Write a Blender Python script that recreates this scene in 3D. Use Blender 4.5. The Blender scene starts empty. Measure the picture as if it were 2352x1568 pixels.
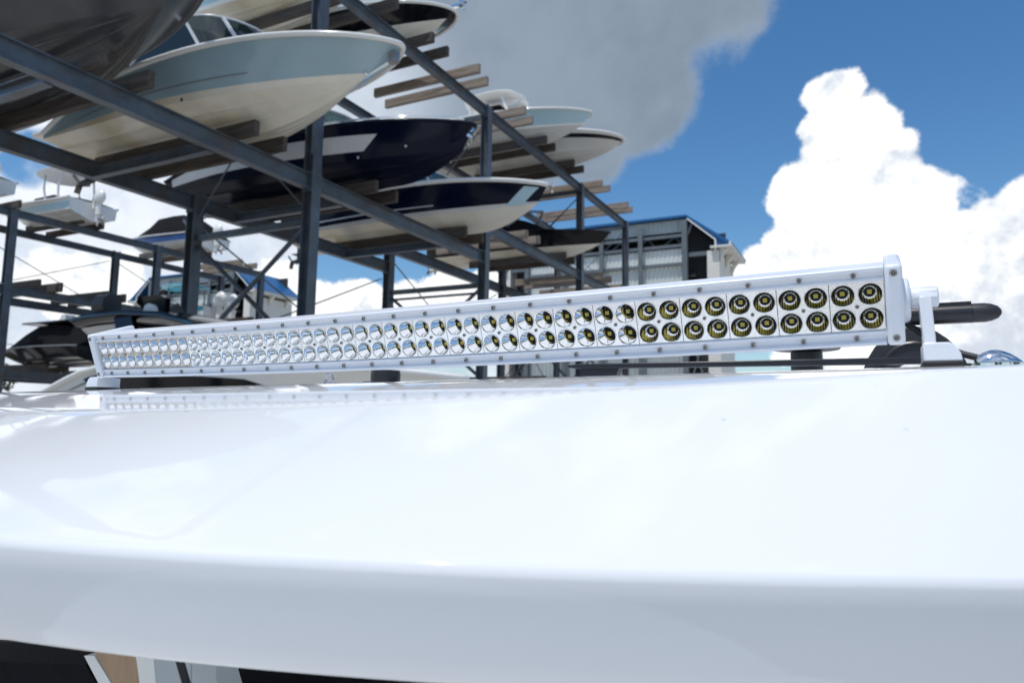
import bpy, math, random
from mathutils import Vector, Matrix
random.seed(7)
R_ = math.radians
SC = bpy.context.scene
COL = SC.collection
V = Vector

# ------------------------------------------------------------------ camera and survey
F = 1640.0; CX, CY = 1176.0, 784.0            # focal length and centre in a 2352 px wide picture
yaw, pitch, roll = R_(26.95), R_(6.5), R_(0.9)
FW = V((-math.sin(yaw)*math.cos(pitch), math.cos(yaw)*math.cos(pitch), math.sin(pitch)))
_r0 = V((math.cos(yaw), math.sin(yaw), 0)); _u0 = _r0.cross(FW)
RT = _r0*math.cos(roll) + _u0*math.sin(roll)
UP = -_r0*math.sin(roll) + _u0*math.cos(roll)
GZ = -3.6                                      # ground level, camera is the origin

def ray(px, py):
    return FW + RT*((px-CX)/F) - UP*((py-CY)/F)

def at(px, py, x=None, y=None, z=None):        # the point seen there that lies on a known plane of the place
    v = ray(px, py)
    t = x/v.x if x is not None else (y/v.y if y is not None else z/v.z)
    return v*t

# ------------------------------------------------------------------ node materials
def mat(name, col, rough=.5, metal=0, var=.0, vscale=6, bump=0, bscale=40, coat=0, stain=None, stscale=3, spec=.5, stretch=None):
    m = bpy.data.materials.new(name); m.use_nodes = True
    nt = m.node_tree; b = nt.nodes['Principled BSDF']
    b.inputs['Roughness'].default_value = rough
    b.inputs['Metallic'].default_value = metal
    b.inputs['Specular IOR Level'].default_value = spec
    b.inputs['Coat Weight'].default_value = coat
    b.inputs['Coat Roughness'].default_value = .03
    c = (*col, 1)
    b.inputs['Base Color'].default_value = c
    tc = nt.nodes.new('ShaderNodeTexCoord'); src = tc.outputs['Object']
    if stretch:
        mp = nt.nodes.new('ShaderNodeMapping'); mp.inputs['Scale'].default_value = stretch
        nt.links.new(src, mp.inputs[0]); src = mp.outputs[0]
    if var:
        n = nt.nodes.new('ShaderNodeTexNoise'); n.inputs['Scale'].default_value = vscale; n.inputs['Detail'].default_value = 6
        n.inputs['Roughness'].default_value = .65
        nt.links.new(src, n.inputs['Vector'])
        r = nt.nodes.new('ShaderNodeValToRGB')
        r.color_ramp.elements[0].position = .3; r.color_ramp.elements[1].position = .7
        r.color_ramp.elements[0].color = (*[x*(1-var) for x in col], 1)
        r.color_ramp.elements[1].color = (*[min(1, x*(1+var)) for x in col], 1)
        nt.links.new(n.outputs['Fac'], r.inputs[0])
        out = r.outputs[0]
        if stain:
            n2 = nt.nodes.new('ShaderNodeTexNoise'); n2.inputs['Scale'].default_value = stscale; n2.inputs['Detail'].default_value = 5
            nt.links.new(src, n2.inputs['Vector'])
            r2 = nt.nodes.new('ShaderNodeValToRGB'); r2.color_ramp.elements[0].position = .5; r2.color_ramp.elements[1].position = .72
            r2.color_ramp.elements[0].color = (0, 0, 0, 1); r2.color_ramp.elements[1].color = (.75, .75, .75, 1)
            nt.links.new(n2.outputs['Fac'], r2.inputs[0])
            mx = nt.nodes.new('ShaderNodeMixRGB'); nt.links.new(r2.outputs[0], mx.inputs[0])
            nt.links.new(out, mx.inputs[1]); mx.inputs[2].default_value = (*stain, 1)
            out = mx.outputs[0]
        nt.links.new(out, b.inputs['Base Color'])
    if bump:
        n = nt.nodes.new('ShaderNodeTexNoise'); n.inputs['Scale'].default_value = bscale; n.inputs['Detail'].default_value = 3
        nt.links.new(src, n.inputs['Vector'])
        bp = nt.nodes.new('ShaderNodeBump'); bp.inputs['Strength'].default_value = bump; bp.inputs['Distance'].default_value = 1.0/bscale*.2
        nt.links.new(n.outputs['Fac'], bp.inputs['Height']); nt.links.new(bp.outputs[0], b.inputs['Normal'])
    return m

def glass(name, tint, alpha):
    m = bpy.data.materials.new(name); m.use_nodes = True
    nt = m.node_tree; nt.nodes.clear()
    o = nt.nodes.new('ShaderNodeOutputMaterial'); g = nt.nodes.new('ShaderNodeBsdfGlossy'); g.inputs['Roughness'].default_value = .02
    t = nt.nodes.new('ShaderNodeBsdfTransparent'); t.inputs[0].default_value = (*tint, 1)
    d = nt.nodes.new('ShaderNodeBsdfDiffuse'); d.inputs[0].default_value = (*[c*.3 for c in tint], 1)
    m1 = nt.nodes.new('ShaderNodeMixShader'); m1.inputs[0].default_value = alpha
    nt.links.new(d.outputs[0], m1.inputs[2]); nt.links.new(t.outputs[0], m1.inputs[1])
    fr = nt.nodes.new('ShaderNodeFresnel'); fr.inputs[0].default_value = 1.45
    m2 = nt.nodes.new('ShaderNodeMixShader'); nt.links.new(fr.outputs[0], m2.inputs[0])
    nt.links.new(m1.outputs[0], m2.inputs[1]); nt.links.new(g.outputs[0], m2.inputs[2])
    nt.links.new(m2.outputs[0], o.inputs[0]); return m

M = {}
M['gelcoat'] = mat('white_gelcoat', (.77, .785, .80), .025, var=.012, vscale=3, spec=.5)
def specks(m, scale, thr, col):
    nt = m.node_tree; b = nt.nodes['Principled BSDF']; tc = nt.nodes.new('ShaderNodeTexCoord')
    v = nt.nodes.new('ShaderNodeTexVoronoi'); v.inputs['Scale'].default_value = scale; nt.links.new(tc.outputs['Object'], v.inputs['Vector'])
    n = nt.nodes.new('ShaderNodeTexNoise'); n.inputs['Scale'].default_value = scale*9; n.inputs['Detail'].default_value = 2; nt.links.new(tc.outputs['Object'], n.inputs['Vector'])
    a = nt.nodes.new('ShaderNodeMath'); a.operation = 'MULTIPLY_ADD'; nt.links.new(n.outputs['Fac'], a.inputs[0]); a.inputs[1].default_value = .07; nt.links.new(v.outputs['Distance'], a.inputs[2])
    r = nt.nodes.new('ShaderNodeMapRange'); r.inputs[1].default_value = thr; r.inputs[2].default_value = thr*1.5; r.inputs[3].default_value = .6; r.inputs[4].default_value = 0; nt.links.new(a.outputs[0], r.inputs[0])
    x = nt.nodes.new('ShaderNodeMixRGB'); nt.links.new(r.outputs[0], x.inputs[0]); l = b.inputs['Base Color'].links[0]; nt.links.new(l.from_socket, x.inputs[1]); x.inputs[2].default_value = (*col, 1)
    nt.links.new(x.outputs[0], b.inputs['Base Color'])
    n3 = nt.nodes.new('ShaderNodeTexNoise'); n3.inputs['Scale'].default_value = 5; n3.inputs['Detail'].default_value = 6; nt.links.new(tc.outputs['Object'], n3.inputs['Vector'])
    r3 = nt.nodes.new('ShaderNodeMapRange'); r3.inputs[1].default_value = .4; r3.inputs[2].default_value = .75; r3.inputs[3].default_value = .02; r3.inputs[4].default_value = .09; nt.links.new(n3.outputs['Fac'], r3.inputs[0]); nt.links.new(r3.outputs[0], b.inputs['Roughness'])
specks(M['gelcoat'], 9, .047, (.33, .31, .27))
M['powder'] = mat('white_powder_coat', (.78, .81, .86), .25, var=.01, vscale=30)
M['chrome'] = mat('chrome_reflector', (.90, .90, .90), .035, 1)
def ribbed(name):
    m = mat(name, (.90, .90, .90), .04, 1); nt = m.node_tree
    tc = nt.nodes.new('ShaderNodeTexCoord'); w = nt.nodes.new('ShaderNodeTexWave'); w.wave_type = 'BANDS'; w.bands_direction = 'X'
    w.inputs['Scale'].default_value = 135; w.inputs['Distortion'].default_value = .15; w.inputs['Detail Scale'].default_value = 300
    b = nt.nodes.new('ShaderNodeBump'); b.inputs['Strength'].default_value = .5; b.inputs['Distance'].default_value = .00022
    nt.links.new(tc.outputs['Object'], w.inputs['Vector']); nt.links.new(w.outputs['Fac'], b.inputs['Height']); nt.links.new(b.outputs[0], nt.nodes['Principled BSDF'].inputs['Normal'])
    return m
M['ribbed'] = ribbed('ribbed_reflector')
M['plate'] = mat('vacuum_metal_plate', (.88, .88, .87), .16, 1, var=.05, vscale=60)
M['plate_grain'] = mat('pebbled_metal_plate', (.84, .85, .84), .10, 1, var=.12, vscale=400, bump=.9, bscale=1100)
M['plate_dull'] = mat('tan_dull_plate', (.62, .57, .50), .22, 1, var=.15, vscale=90, bump=.3, bscale=500)
M['pcb'] = mat('dark_circuit_board', (.018, .019, .022), .6, spec=.25)
M['phosphor'] = mat('yellow_phosphor', (.58, .48, .07), .45, var=.08, vscale=400)
M['steel'] = mat('stainless_steel', (.36, .35, .34), .28, 1, var=.1, vscale=80)
M['polished'] = mat('polished_stainless', (.78, .78, .77), .04, 1)
M['rubber'] = mat('black_rubber', (.015, .015, .017), .55, bump=.1, bscale=300)
M['gasket'] = mat('gasket_and_socket_shade', (.03, .033, .045), .4)  # gasket colour, also the painted shade in the screw sockets
M['black'] = mat('black_anodised', (.016, .016, .020), .32, var=.2, vscale=20)
M['blackplastic'] = mat('black_plastic', (.022, .022, .026), .45, bump=.15, bscale=250)
M['rack'] = mat('painted_rack_steel', (.075, .096, .122), .40, var=.30, vscale=2.6, bump=.08, bscale=30, stain=(.085, .062, .045), stscale=1.7)
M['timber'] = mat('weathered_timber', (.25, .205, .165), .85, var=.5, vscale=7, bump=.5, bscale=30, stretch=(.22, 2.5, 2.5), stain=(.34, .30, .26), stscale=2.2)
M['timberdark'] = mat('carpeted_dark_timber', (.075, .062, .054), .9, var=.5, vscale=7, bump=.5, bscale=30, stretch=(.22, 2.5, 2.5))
M['cream'] = mat('cream_bottom_gelcoat', (.74, .70, .60), .28, var=.07, vscale=1.3, stain=(.52, .43, .26), stscale=.8)
M['white_hull'] = mat('white_hull_gelcoat', (.78, .78, .75), .16, var=.03, vscale=1.5)
M['palegrey'] = mat('pale_grey_hull', (.60, .59, .56), .25, var=.05, vscale=1.2, stain=(.5, .46, .38), stscale=.9)
M['lightblue'] = mat('light_blue_hull', (.31, .44, .50), .12, var=.06, vscale=1.6)
M['iceblue'] = mat('ice_blue_hull', (.42, .60, .68), .14, var=.03, vscale=1.3)
M['navy'] = mat('navy_hull', (.003, .006, .020), .12, var=.15, vscale=1.2, spec=.18)
M['navybottom'] = mat('navy_bottom_paint', (.004, .006, .018), .3, var=.3, vscale=2, spec=.12)
M['charcoal'] = mat('charcoal_hull', (.055, .056, .062), .20, var=.16, vscale=1.6, stain=(.085, .078, .072), stscale=1.4)
M['blackhull'] = mat('black_hull', (.006, .006, .008), .12, spec=.3)
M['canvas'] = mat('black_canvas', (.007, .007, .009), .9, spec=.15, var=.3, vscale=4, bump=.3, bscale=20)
M['teal'] = mat('teal_hull', (.02, .38, .50), .15, var=.04)
M['tealdark'] = mat('dark_teal_paint', (.0, .05, .10), .15)
M['royal'] = mat('royal_blue_hull', (.01, .13, .45), .18, var=.05)
M['decal'] = mat('silver_white_decal', (.62, .63, .64), .25, var=.04)
M['deck'] = mat('nonskid_deck', (.78, .78, .76), .5, var=.04, vscale=4)
M['grey'] = mat('grey_metal', (.20, .21, .22), .4, var=.1)
M['tintglass'] = glass('tinted_glass', (.10, .17, .17), .35)
M['darkglass'] = glass('dark_glass', (.03, .04, .05), .6)
M['roofblue'] = mat('blue_metal_roof', (.012, .105, .28), .35, var=.08, vscale=1.5)
M['cladding'] = mat('white_steel_cladding', (.66, .69, .66), .4, var=.06, vscale=1.0)
M['claddinggrey'] = mat('dull_steel_cladding', (.40, .44, .44), .45, var=.10, vscale=.8)
M['shedsteel'] = mat('shed_frame_steel', (.13, .15, .165), .5, var=.15, vscale=1.5)
M['inside_shade'] = mat('shed_inside_shade', (.035, .038, .042), .8, var=.3, vscale=.7)  # near-black tone stands in for the shade within the shed
M['stucco'] = mat('cream_stucco', (.72, .70, .64), .8, var=.05, vscale=2, bump=.2, bscale=60)
M['orange'] = mat('orange_timber', (.45, .25, .08), .7, var=.3, vscale=4)
M['ground'] = mat('sun_bleached_concrete', (.42, .40, .365), .85, var=.2, vscale=.35, bump=.2, bscale=25)
M['bark'] = mat('bark', (.10, .075, .05), .9, var=.3, vscale=8)
M['leaf'] = mat('leaf', (.045, .075, .020), .6, var=.5, vscale=1.6)
M['wood'] = mat('teak_veneer', (.36, .235, .14), .4, var=.35, vscale=10, stretch=(1, 1, .2))
M['vinyl'] = mat('grey_vinyl', (.42, .46, .48), .45, var=.06)

# ------------------------------------------------------------------ mesh building
class MB:
    def __init__(s): s.v = []; s.f = []; s.mi = []; s.cur = 0
    def add(s, vs, fs):
        o = len(s.v); s.v += [V(p) for p in vs]; s.f += [tuple(i+o for i in f) for f in fs]; s.mi += [s.cur]*len(fs); return s
    def box(s, c, d, M3=None):
        c = V(c); hx, hy, hz = d[0]/2, d[1]/2, d[2]/2
        vs = []
        for x in (-hx, hx):
            for y in (-hy, hy):
                for z in (-hz, hz):
                    p = V((x, y, z)); vs.append(c + (M3 @ p if M3 else p))
        return s.add(vs, [(0, 1, 3, 2), (4, 6, 7, 5), (0, 4, 5, 1), (2, 3, 7, 6), (0, 2, 6, 4), (1, 5, 7, 3)])
    def beam(s, p, q, w, h, up=(0, 0, 1)):
        p, q = V(p), V(q); a = (q-p); L = a.length; a.normalize()
        up = V(up)
        if abs(a.dot(up)) > .98: up = V((0, 1, 0))
        b = up.cross(a).normalized(); c = a.cross(b)
        return s.box((p+q)/2, (L, w, h), Matrix((a, b, c)).transposed())
    def ibeam(s, p, q, w, h, up=(0, 0, 1), tf=.022, tw=.016):
        p, q = V(p), V(q); a = (q-p).normalized(); up = V(up)
        if abs(a.dot(up)) > .98: up = V((0, 1, 0))
        b = up.cross(a).normalized(); c = a.cross(b)
        o = c*(h/2-tf/2)
        s.beam(p+o, q+o, w, tf, c); s.beam(p-o, q-o, w, tf, c); s.beam(p, q, tw, h-2*tf, c); return s
    def rows(s, rows, closed=False, cap0=False, cap1=False, flip=False):
        n = len(rows[0]); vs = [p for r in rows for p in r]; fs = []
        m = n if closed else n-1
        for i in range(len(rows)-1):
            for j in range(m):
                k = (j+1) % n
                q = (i*n+j, i*n+k, (i+1)*n+k, (i+1)*n+j)
                fs.append(q[::-1] if flip else q)
        if cap0: fs.append(tuple(range(n))[::-1] if not flip else tuple(range(n)))
        if cap1:
            t = tuple((len(rows)-1)*n+j for j in range(n)); fs.append(t if not flip else t[::-1])
        return s.add(vs, fs)
    def tube(s, pts, r, n=8, caps=True, up=(0, 0, 1), sy=1.0):
        pts = [V(p) for p in pts]; rows = []
        for i, p in enumerate(pts):
            a = (pts[min(i+1, len(pts)-1)] - pts[max(i-1, 0)]).normalized()
            u = V(up)
            if abs(a.dot(u)) > .97: u = V((1, 0, 0)) if abs(a.x) < .9 else V((0, 1, 0))
            b = u.cross(a).normalized(); c = a.cross(b)
            rr = r[i] if isinstance(r, (list, tuple)) else r
            rows.append([p + b*(rr*math.cos(2*math.pi*k/n)) + c*(rr*sy*math.sin(2*math.pi*k/n)) for k in range(n)])
        return s.rows(rows, True, caps, caps)
    def lathe(s, prof, o=(0, 0, 0), axis=(0, 0, 1), n=24, cap0=False, cap1=False):
        o = V(o); a = V(axis).normalized(); b = a.orthogonal().normalized(); c = a.cross(b)
        rows = [[o + a*h + (b*math.cos(2*math.pi*k/n) + c*math.sin(2*math.pi*k/n))*r for k in range(n)] for r, h in prof]
        return s.rows(rows, True, cap0, cap1)
    def prism(s, poly, d):
        d = V(d); n = len(poly); a = [V(p) for p in poly]; b = [p+d for p in a]
        fs = [tuple(range(n))[::-1], tuple(range(n, 2*n))] + [(i, (i+1) % n, n+(i+1) % n, n+i) for i in range(n)]
        return s.add(a+b, fs)
    def build(s, name, m, parent=None, ang=35, world=False, bevel=0, seg=2, matrix=None):
        me = bpy.data.meshes.new(name)
        off = parent.location if (world and parent) else V((0, 0, 0))
        me.from_pydata([p-off for p in s.v], [], s.f)
        for x in (m if isinstance(m, (list, tuple)) else [m]): me.materials.append(M[x])
        me.polygons.foreach_set('material_index', s.mi)
        import bmesh
        bm = bmesh.new(); bm.from_mesh(me); bmesh.ops.recalc_face_normals(bm, faces=bm.faces); bm.to_mesh(me); bm.free()
        if ang:
            me.shade_smooth(); me.set_sharp_from_angle(angle=R_(ang))
        o = bpy.data.objects.new(name, me); COL.objects.link(o)
        if parent: o.parent = parent
        if matrix is not None: o.matrix_local = matrix
        if bevel:
            b = o.modifiers.new('bevel', 'BEVEL'); b.width = bevel; b.segments = seg; b.limit_method = 'ANGLE'; b.angle_limit = R_(40)
            b.harden_normals = False
        return o

def thing(name, label, cat, loc=(0, 0, 0), group=None, rz=0, ry=0):
    o = bpy.data.objects.new(name, None); COL.objects.link(o); o.empty_display_size = .1
    o.location = loc; o.rotation_euler = (0, ry, rz)
    return tag(o, label, cat, group)
def tag(o, label, cat, group=None):
    o['label'] = label; o['category'] = cat
    if group: o['group'] = group
    return o
def copy_tree(o, parent=None):
    c = o.copy(); COL.objects.link(c)
    if parent: c.parent = parent
    for ch in list(o.children): copy_tree(ch, c)
    return c
def lerp(a, b, t): return a+(b-a)*t
def smooth(a, b, x):
    t = max(0, min(1, (x-a)/(b-a))); return t*t*(3-2*t)

# ------------------------------------------------------------------ camera, world, sun
cam = bpy.data.cameras.new('camera'); co = bpy.data.objects.new('camera', cam); COL.objects.link(co)
co.matrix_world = Matrix(((RT.x, UP.x, -FW.x, 0), (RT.y, UP.y, -FW.y, 0), (RT.z, UP.z, -FW.z, 0), (0, 0, 0, 1)))
cam.sensor_width = 36; cam.lens = F/2352*36; cam.clip_start = .02; cam.clip_end = 5000
cam.dof.use_dof = True; cam.dof.focus_distance = 1.02; cam.dof.aperture_fstop = 7.6
SC.camera = co

SUN_EL, SUN_AZ = R_(70), math.atan2(-.945, -.33)         # azimuth as an angle from +X
S = V((math.cos(SUN_EL)*math.cos(SUN_AZ), math.cos(SUN_EL)*math.sin(SUN_AZ), math.sin(SUN_EL)))
sl = bpy.data.lights.new('sun', 'SUN'); sl.energy = 2.8; sl.angle = R_(.55); sl.color = (1, .965, .91)
so = bpy.data.objects.new('sun', sl); COL.objects.link(so); so.rotation_euler = (-S).to_track_quat('-Z', 'Y').to_euler()

def build_world():
    w = bpy.data.worlds.new('World'); SC.world = w; w.use_nodes = True
    nt = w.node_tree; N = nt.nodes; L = nt.links; N.clear()
    out = N.new('ShaderNodeOutputWorld')
    sky = N.new('ShaderNodeTexSky'); sky.sky_type = 'NISHITA'; sky.sun_disc = False
    sky.sun_elevation = SUN_EL; sky.sun_rotation = math.pi/2 - SUN_AZ
    sky.air_density = 1.0; sky.dust_density = .6; sky.ozone_density = 2.2
    tc = N.new('ShaderNodeTexCoord'); D = tc.outputs['Generated']
    def m(op, a, b=None, c=None, clamp=False):
        n = N.new('ShaderNodeMath'); n.operation = op; n.use_clamp = clamp
        for i, x in enumerate((a, b, c)):
            if x is None: continue
            if isinstance(x, (int, float)): n.inputs[i].default_value = x
            else: L.new(x, n.inputs[i])
        return n.outputs[0]
    def sstep(lo, hi, x):
        n = N.new('ShaderNodeMapRange'); n.interpolation_type = 'SMOOTHSTEP'; n.clamp = True
        L.new(x, n.inputs[0]); n.inputs[1].default_value = lo; n.inputs[2].default_value = hi; return n.outputs[0]
    def noise(scale, det=8, rough=.55, off=None, dist=0):
        n = N.new('ShaderNodeTexNoise'); n.inputs['Scale'].default_value = scale; n.inputs['Detail'].default_value = det
        n.inputs['Roughness'].default_value = rough; n.inputs['Distortion'].default_value = dist
        src = D
        if off:
            a = N.new('ShaderNodeVectorMath'); a.operation = 'ADD'; L.new(D, a.inputs[0]); a.inputs[1].default_value = off; src = a.outputs[0]
        L.new(src, n.inputs['Vector']); return n.outputs['Fac']
    def blob(px, py, r, sq=1.0):
        d = ray(px, py).normalized()
        k = d.dot(FW)                                   # angular size there
        n = N.new('ShaderNodeVectorMath'); n.operation = 'DISTANCE'; L.new(D, n.inputs[0]); n.inputs[1].default_value = d
        return m('MULTIPLY_ADD', n.outputs['Value'], -1.0/(r/F*k), 1.0)
    def union(bs, k=.12):
        x = blob(*bs[0])
        for b in bs[1:]: x = m('SMOOTH_MAX', x, blob(*b), k)
        return x
    def mix(f, a, b):
        n = N.new('ShaderNodeMix'); n.data_type = 'RGBA'
        L.new(f, n.inputs[0])
        for i, x in ((6, a), (7, b)):
            if isinstance(x, tuple): n.inputs[i].default_value = (*x, 1)
            else: L.new(x, n.inputs[i])
        return n.outputs[2]
    lightdir = tuple((UP*.8 - RT*.45)*.022)
    # --- general broken cloud over the whole sky, thicker on the rack side and overhead
    gn = noise(3.1, 9, .58); gf = noise(11, 8, .6)
    gz = N.new('ShaderNodeSeparateXYZ'); L.new(D, gz.inputs[0])
    cover = union([(-500, 500, 900), (150, 700, 620), (560, 420, 420), (420, 800, 420), (-900, 900, 900)], .3)
    clear = union([(60, 370, 95), (820, 610, 150), (965, 575, 120), (1560, 700, 420), (1950, 60, 620), (1560, 430, 380), (2300, 150, 500), (1100, 600, 110)], .1)
    g = m('ADD', m('MULTIPLY', m('SUBTRACT', gn, .5), 1.9), m('MULTIPLY', m('SUBTRACT', gf, .5), .45))
    g = m('ADD', g, m('MULTIPLY', sstep(0, .7, cover), .62))
    g = m('SUBTRACT', g, m('MULTIPLY', sstep(-.15, .55, clear), .62))
    ga = sstep(-.06, .30, g)
    gs = noise(4.2, 7, .6, (3.1, 1.7, .4))
    gl = sstep(.36, .60, m('ADD', m('MULTIPLY', gs, .72), m('MULTIPLY', gf, .28)))
    gcol = mix(gl, (.55, .63, .75), (.92, .96, 1.02))
    # --- big grey cloud
    GB = union([(1130, 40, 330), (1330, 90, 270), (1450, 150, 170), (1490, 230, 125), (1640, -60, 190), (1420, 270, 110), (1280, 260, 200), (960, 130, 260), (1360, 350, 95), (1560, 30, 120), (1300, 120, 260)], .15)
    n1 = noise(9, 8, .60, (.3, 1.1, 2.2)); n1b = noise(30, 6, .6)
    gm = m('ADD', GB, m('ADD', m('MULTIPLY', m('SUBTRACT', n1, .5), .75), m('MULTIPLY', m('SUBTRACT', n1b, .5), .26)))
    GA = sstep(.02, .30, gm)
    n2 = noise(5.5, 6, .55, (5, 2, 1))
    gg = sstep(.34, .64, m('ADD', m('MULTIPLY', n2, .75), m('MULTIPLY', n1, .25)))
    light = sstep(.30, .95, blob(840, 200, 380))
    gc = mix(gg, (.200, .255, .325), (.275, .335, .410))
    gc = mix(light, gc, (.58, .65, .74))
    rim = sstep(.34, .04, gm)
    gc = mix(m('MULTIPLY', rim, .45), gc, (.42, .50, .60))
    bil = noise(17, 7, .6, (1, 4, 2)); bil2 = noise(17, 7, .6, tuple(V((1, 4, 2)) + V(lightdir)*.8))
    gc = mix(m('MULTIPLY', sstep(-.06, .14, m('SUBTRACT', bil, bil2)), m('MULTIPLY_ADD', rim, .45, .12)), gc, mix(rim, (.30, .36, .44), (.46, .54, .64)))
    # --- white cumulus tower and its companions
    CB = [(1915, 222, 72), (1890, 300, 62), (1990, 290, 82), (1925, 375, 105), (2035, 395, 110), (1840, 445, 92), (1960, 500, 170),
          (2090, 450, 105), (1850, 560, 105), (2060, 600, 190), (2130, 500, 75), (1880, 690, 170), (1750, 640, 85), (2230, 640, 200),
          (2330, 540, 120), (2270, 500, 55), (2440, 520, 170), (2100, 760, 260), (2420, 760, 260), (1690, 700, 90), (2600, 700, 260)]
    CL = [(1020, 700, 95), (1080, 672, 75), (930, 700, 80), (850, 690, 60), (1160, 690, 90), (760, 730, 90), (1250, 670, 80), (170, 655, 95), (80, 640, 70), (270, 640, 70), (620, 720, 120)]
    c1 = noise(15, 9, .62); c2 = noise(15, 9, .62, lightdir)
    c3 = noise(44, 5, .6); c4 = noise(44, 5, .6, tuple(x*.4 for x in lightdir))
    v = N.new('ShaderNodeTexVoronoi'); v.feature = 'SMOOTH_F1'; v.inputs['Scale'].default_value = 24; v.inputs['Smoothness'].default_value = .4
    wv = N.new('ShaderNodeVectorMath'); wv.operation = 'ADD'; L.new(D, wv.inputs[0])
    nn = N.new('ShaderNodeTexNoise'); nn.inputs['Scale'].default_value = 20; L.new(D, nn.inputs['Vector'])
    sc = N.new('ShaderNodeVectorMath'); sc.operation = 'SCALE'; sc.inputs['Scale'].default_value = .03; L.new(nn.outputs['Color'], sc.inputs[0])
    L.new(sc.outputs[0], wv.inputs[1]); L.new(wv.outputs[0], v.inputs['Vector'])
    cell = v.outputs['Distance']
    low = m('ADD', m('MULTIPLY', union(CL, .25), .75), m('MULTIPLY', m('SUBTRACT', noise(8, 9, .62, (2, .3, 1)), .52), 1.5))
    CF = m('MAXIMUM', union(CB, .10), low)
    cf = m('ADD', CF, m('ADD', m('MULTIPLY', m('SUBTRACT', c1, .5), .70), m('MULTIPLY', m('SUBTRACT', c3, .5), .22)))
    cf = m('SUBTRACT', cf, m('MULTIPLY', m('SUBTRACT', cell, .35), .45))
    CA = sstep(.01, .17, cf)
    b1 = noise(6.5, 4, .5, (7, 1, 3)); b2 = noise(6.5, 4, .5, tuple(V((7, 1, 3)) + V(lightdir)*2.6))
    relief = m('ADD', m('MULTIPLY_ADD', m('SUBTRACT', b1, b2), 1.5, m('MULTIPLY', m('SUBTRACT', c1, c2), 1.7)), m('MULTIPLY', m('SUBTRACT', c3, c4), .35))
    shade = m('ADD', relief, m('MULTIPLY', m('SUBTRACT', .42, cell), .38))
    dark = union([(2390, 590, 210), (2260, 700, 220), (2300, 800, 260)], .3)
    shade = m('SUBTRACT', shade, m('MULTIPLY', sstep(.0, .9, dark), .44))
    sh = sstep(-.66, -.06, shade)
    cc = mix(sh, (.62, .68, .77), (1.06, 1.07, 1.08))
    # --- put together
    hs = N.new('ShaderNodeHueSaturation'); hs.inputs['Hue'].default_value = .498; hs.inputs['Saturation'].default_value = 1.28; hs.inputs['Value'].default_value = 1.06; L.new(sky.outputs[0], hs.inputs['Color'])
    bgs = N.new('ShaderNodeBackground'); L.new(hs.outputs[0], bgs.inputs[0]); bgs.inputs[1].default_value = SKY
    def layer(under, col, fac, st=1.0):
        b = N.new('ShaderNodeBackground'); L.new(col, b.inputs[0]); b.inputs[1].default_value = st
        ms = N.new('ShaderNodeMixShader'); L.new(fac, ms.inputs[0]); L.new(under, ms.inputs[1]); L.new(b.outputs[0], ms.inputs[2]); return ms.outputs[0]
    s = layer(bgs.outputs[0], gcol, m('MULTIPLY', ga, .93))
    s = layer(s, gc, m('MULTIPLY', GA, .97))
    s = layer(s, cc, CA)
    L.new(s, out.inputs[0])
SKY = .115
build_world()
SC.view_settings.view_transform = 'Standard'; SC.view_settings.look = 'None'; SC.view_settings.exposure = .12; SC.view_settings.gamma = 1
SC.cycles.use_denoising = True
SC.cycles.max_bounces = 10; SC.cycles.glossy_bounces = 6; SC.cycles.sample_clamp_indirect = 6

# ------------------------------------------------------------------ ground
g = MB(); n = 24
g.rows([[V((lerp(-900, 900, i/n), lerp(-900, 900, j/n), GZ)) for i in range(n+1)] for j in range(n+1)])
o = g.build('ground', 'ground', ang=0); o['kind'] = 'structure'

# ------------------------------------------------------------------ the hardtop under the light bar
HX = -.62                                     # centre line of the boat we look over
LX = -.836                                    # where the curved front lip comes closest
HC, HW = -.73, 1.13                           # middle and half width of the hardtop
def ylip(x): return .2813 + .306*(x-LX)**2
def zlip(x): return -.0885
def crown_slope(y):
    if y < .72: return .185
    if y < .86: return lerp(.185, .05, (y-.72)/.14)
    if y < 1.0: return lerp(.05, 0, (y-.86)/.14)
    return -.012*min(1, (y-1.0)/.5)
_ct = [0.0]; _cs = .005; _c0 = .2
for _i in range(600): _ct.append(_ct[-1] + crown_slope(_c0+(_i+.5)*_cs)*_cs)
def crown(y):
    t = (y-_c0)/_cs; i = max(0, min(599, int(t))); return lerp(_ct[i], _ct[i+1], t-i) if t > 0 else .185*(y-_c0)
def zbase(x, y): return .053 + .0107*(x-HX) + crown(y) - crown(.8)
def edge_drop(x): return .7*max(0, abs(x-HC)-1.0)**2
def wcrease(x): return .268 - .09*max(0, x+.40) - .02*max(0, -1.0-x)
def roofz(x, w):
    # a steep visor facet rises from the lip to a crease, then the crowned top runs back under the bar
    wc = wcrease(x); yl = ylip(x); zl = zlip(x); zc = zbase(x, yl+wc)
    m_ = (zc-zl)/wc
    a, b = zc + m_*(w-wc) + .0012*math.sin(math.pi*max(0, min(1, w/wc))), zbase(x, yl+w)
    k = .0032; h = max(k-abs(a-b), 0)/k
    return min(a, b) - h*h*k*.25 - edge_drop(x)
def roof_at(x, y): return roofz(x, y-ylip(x))

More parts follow.
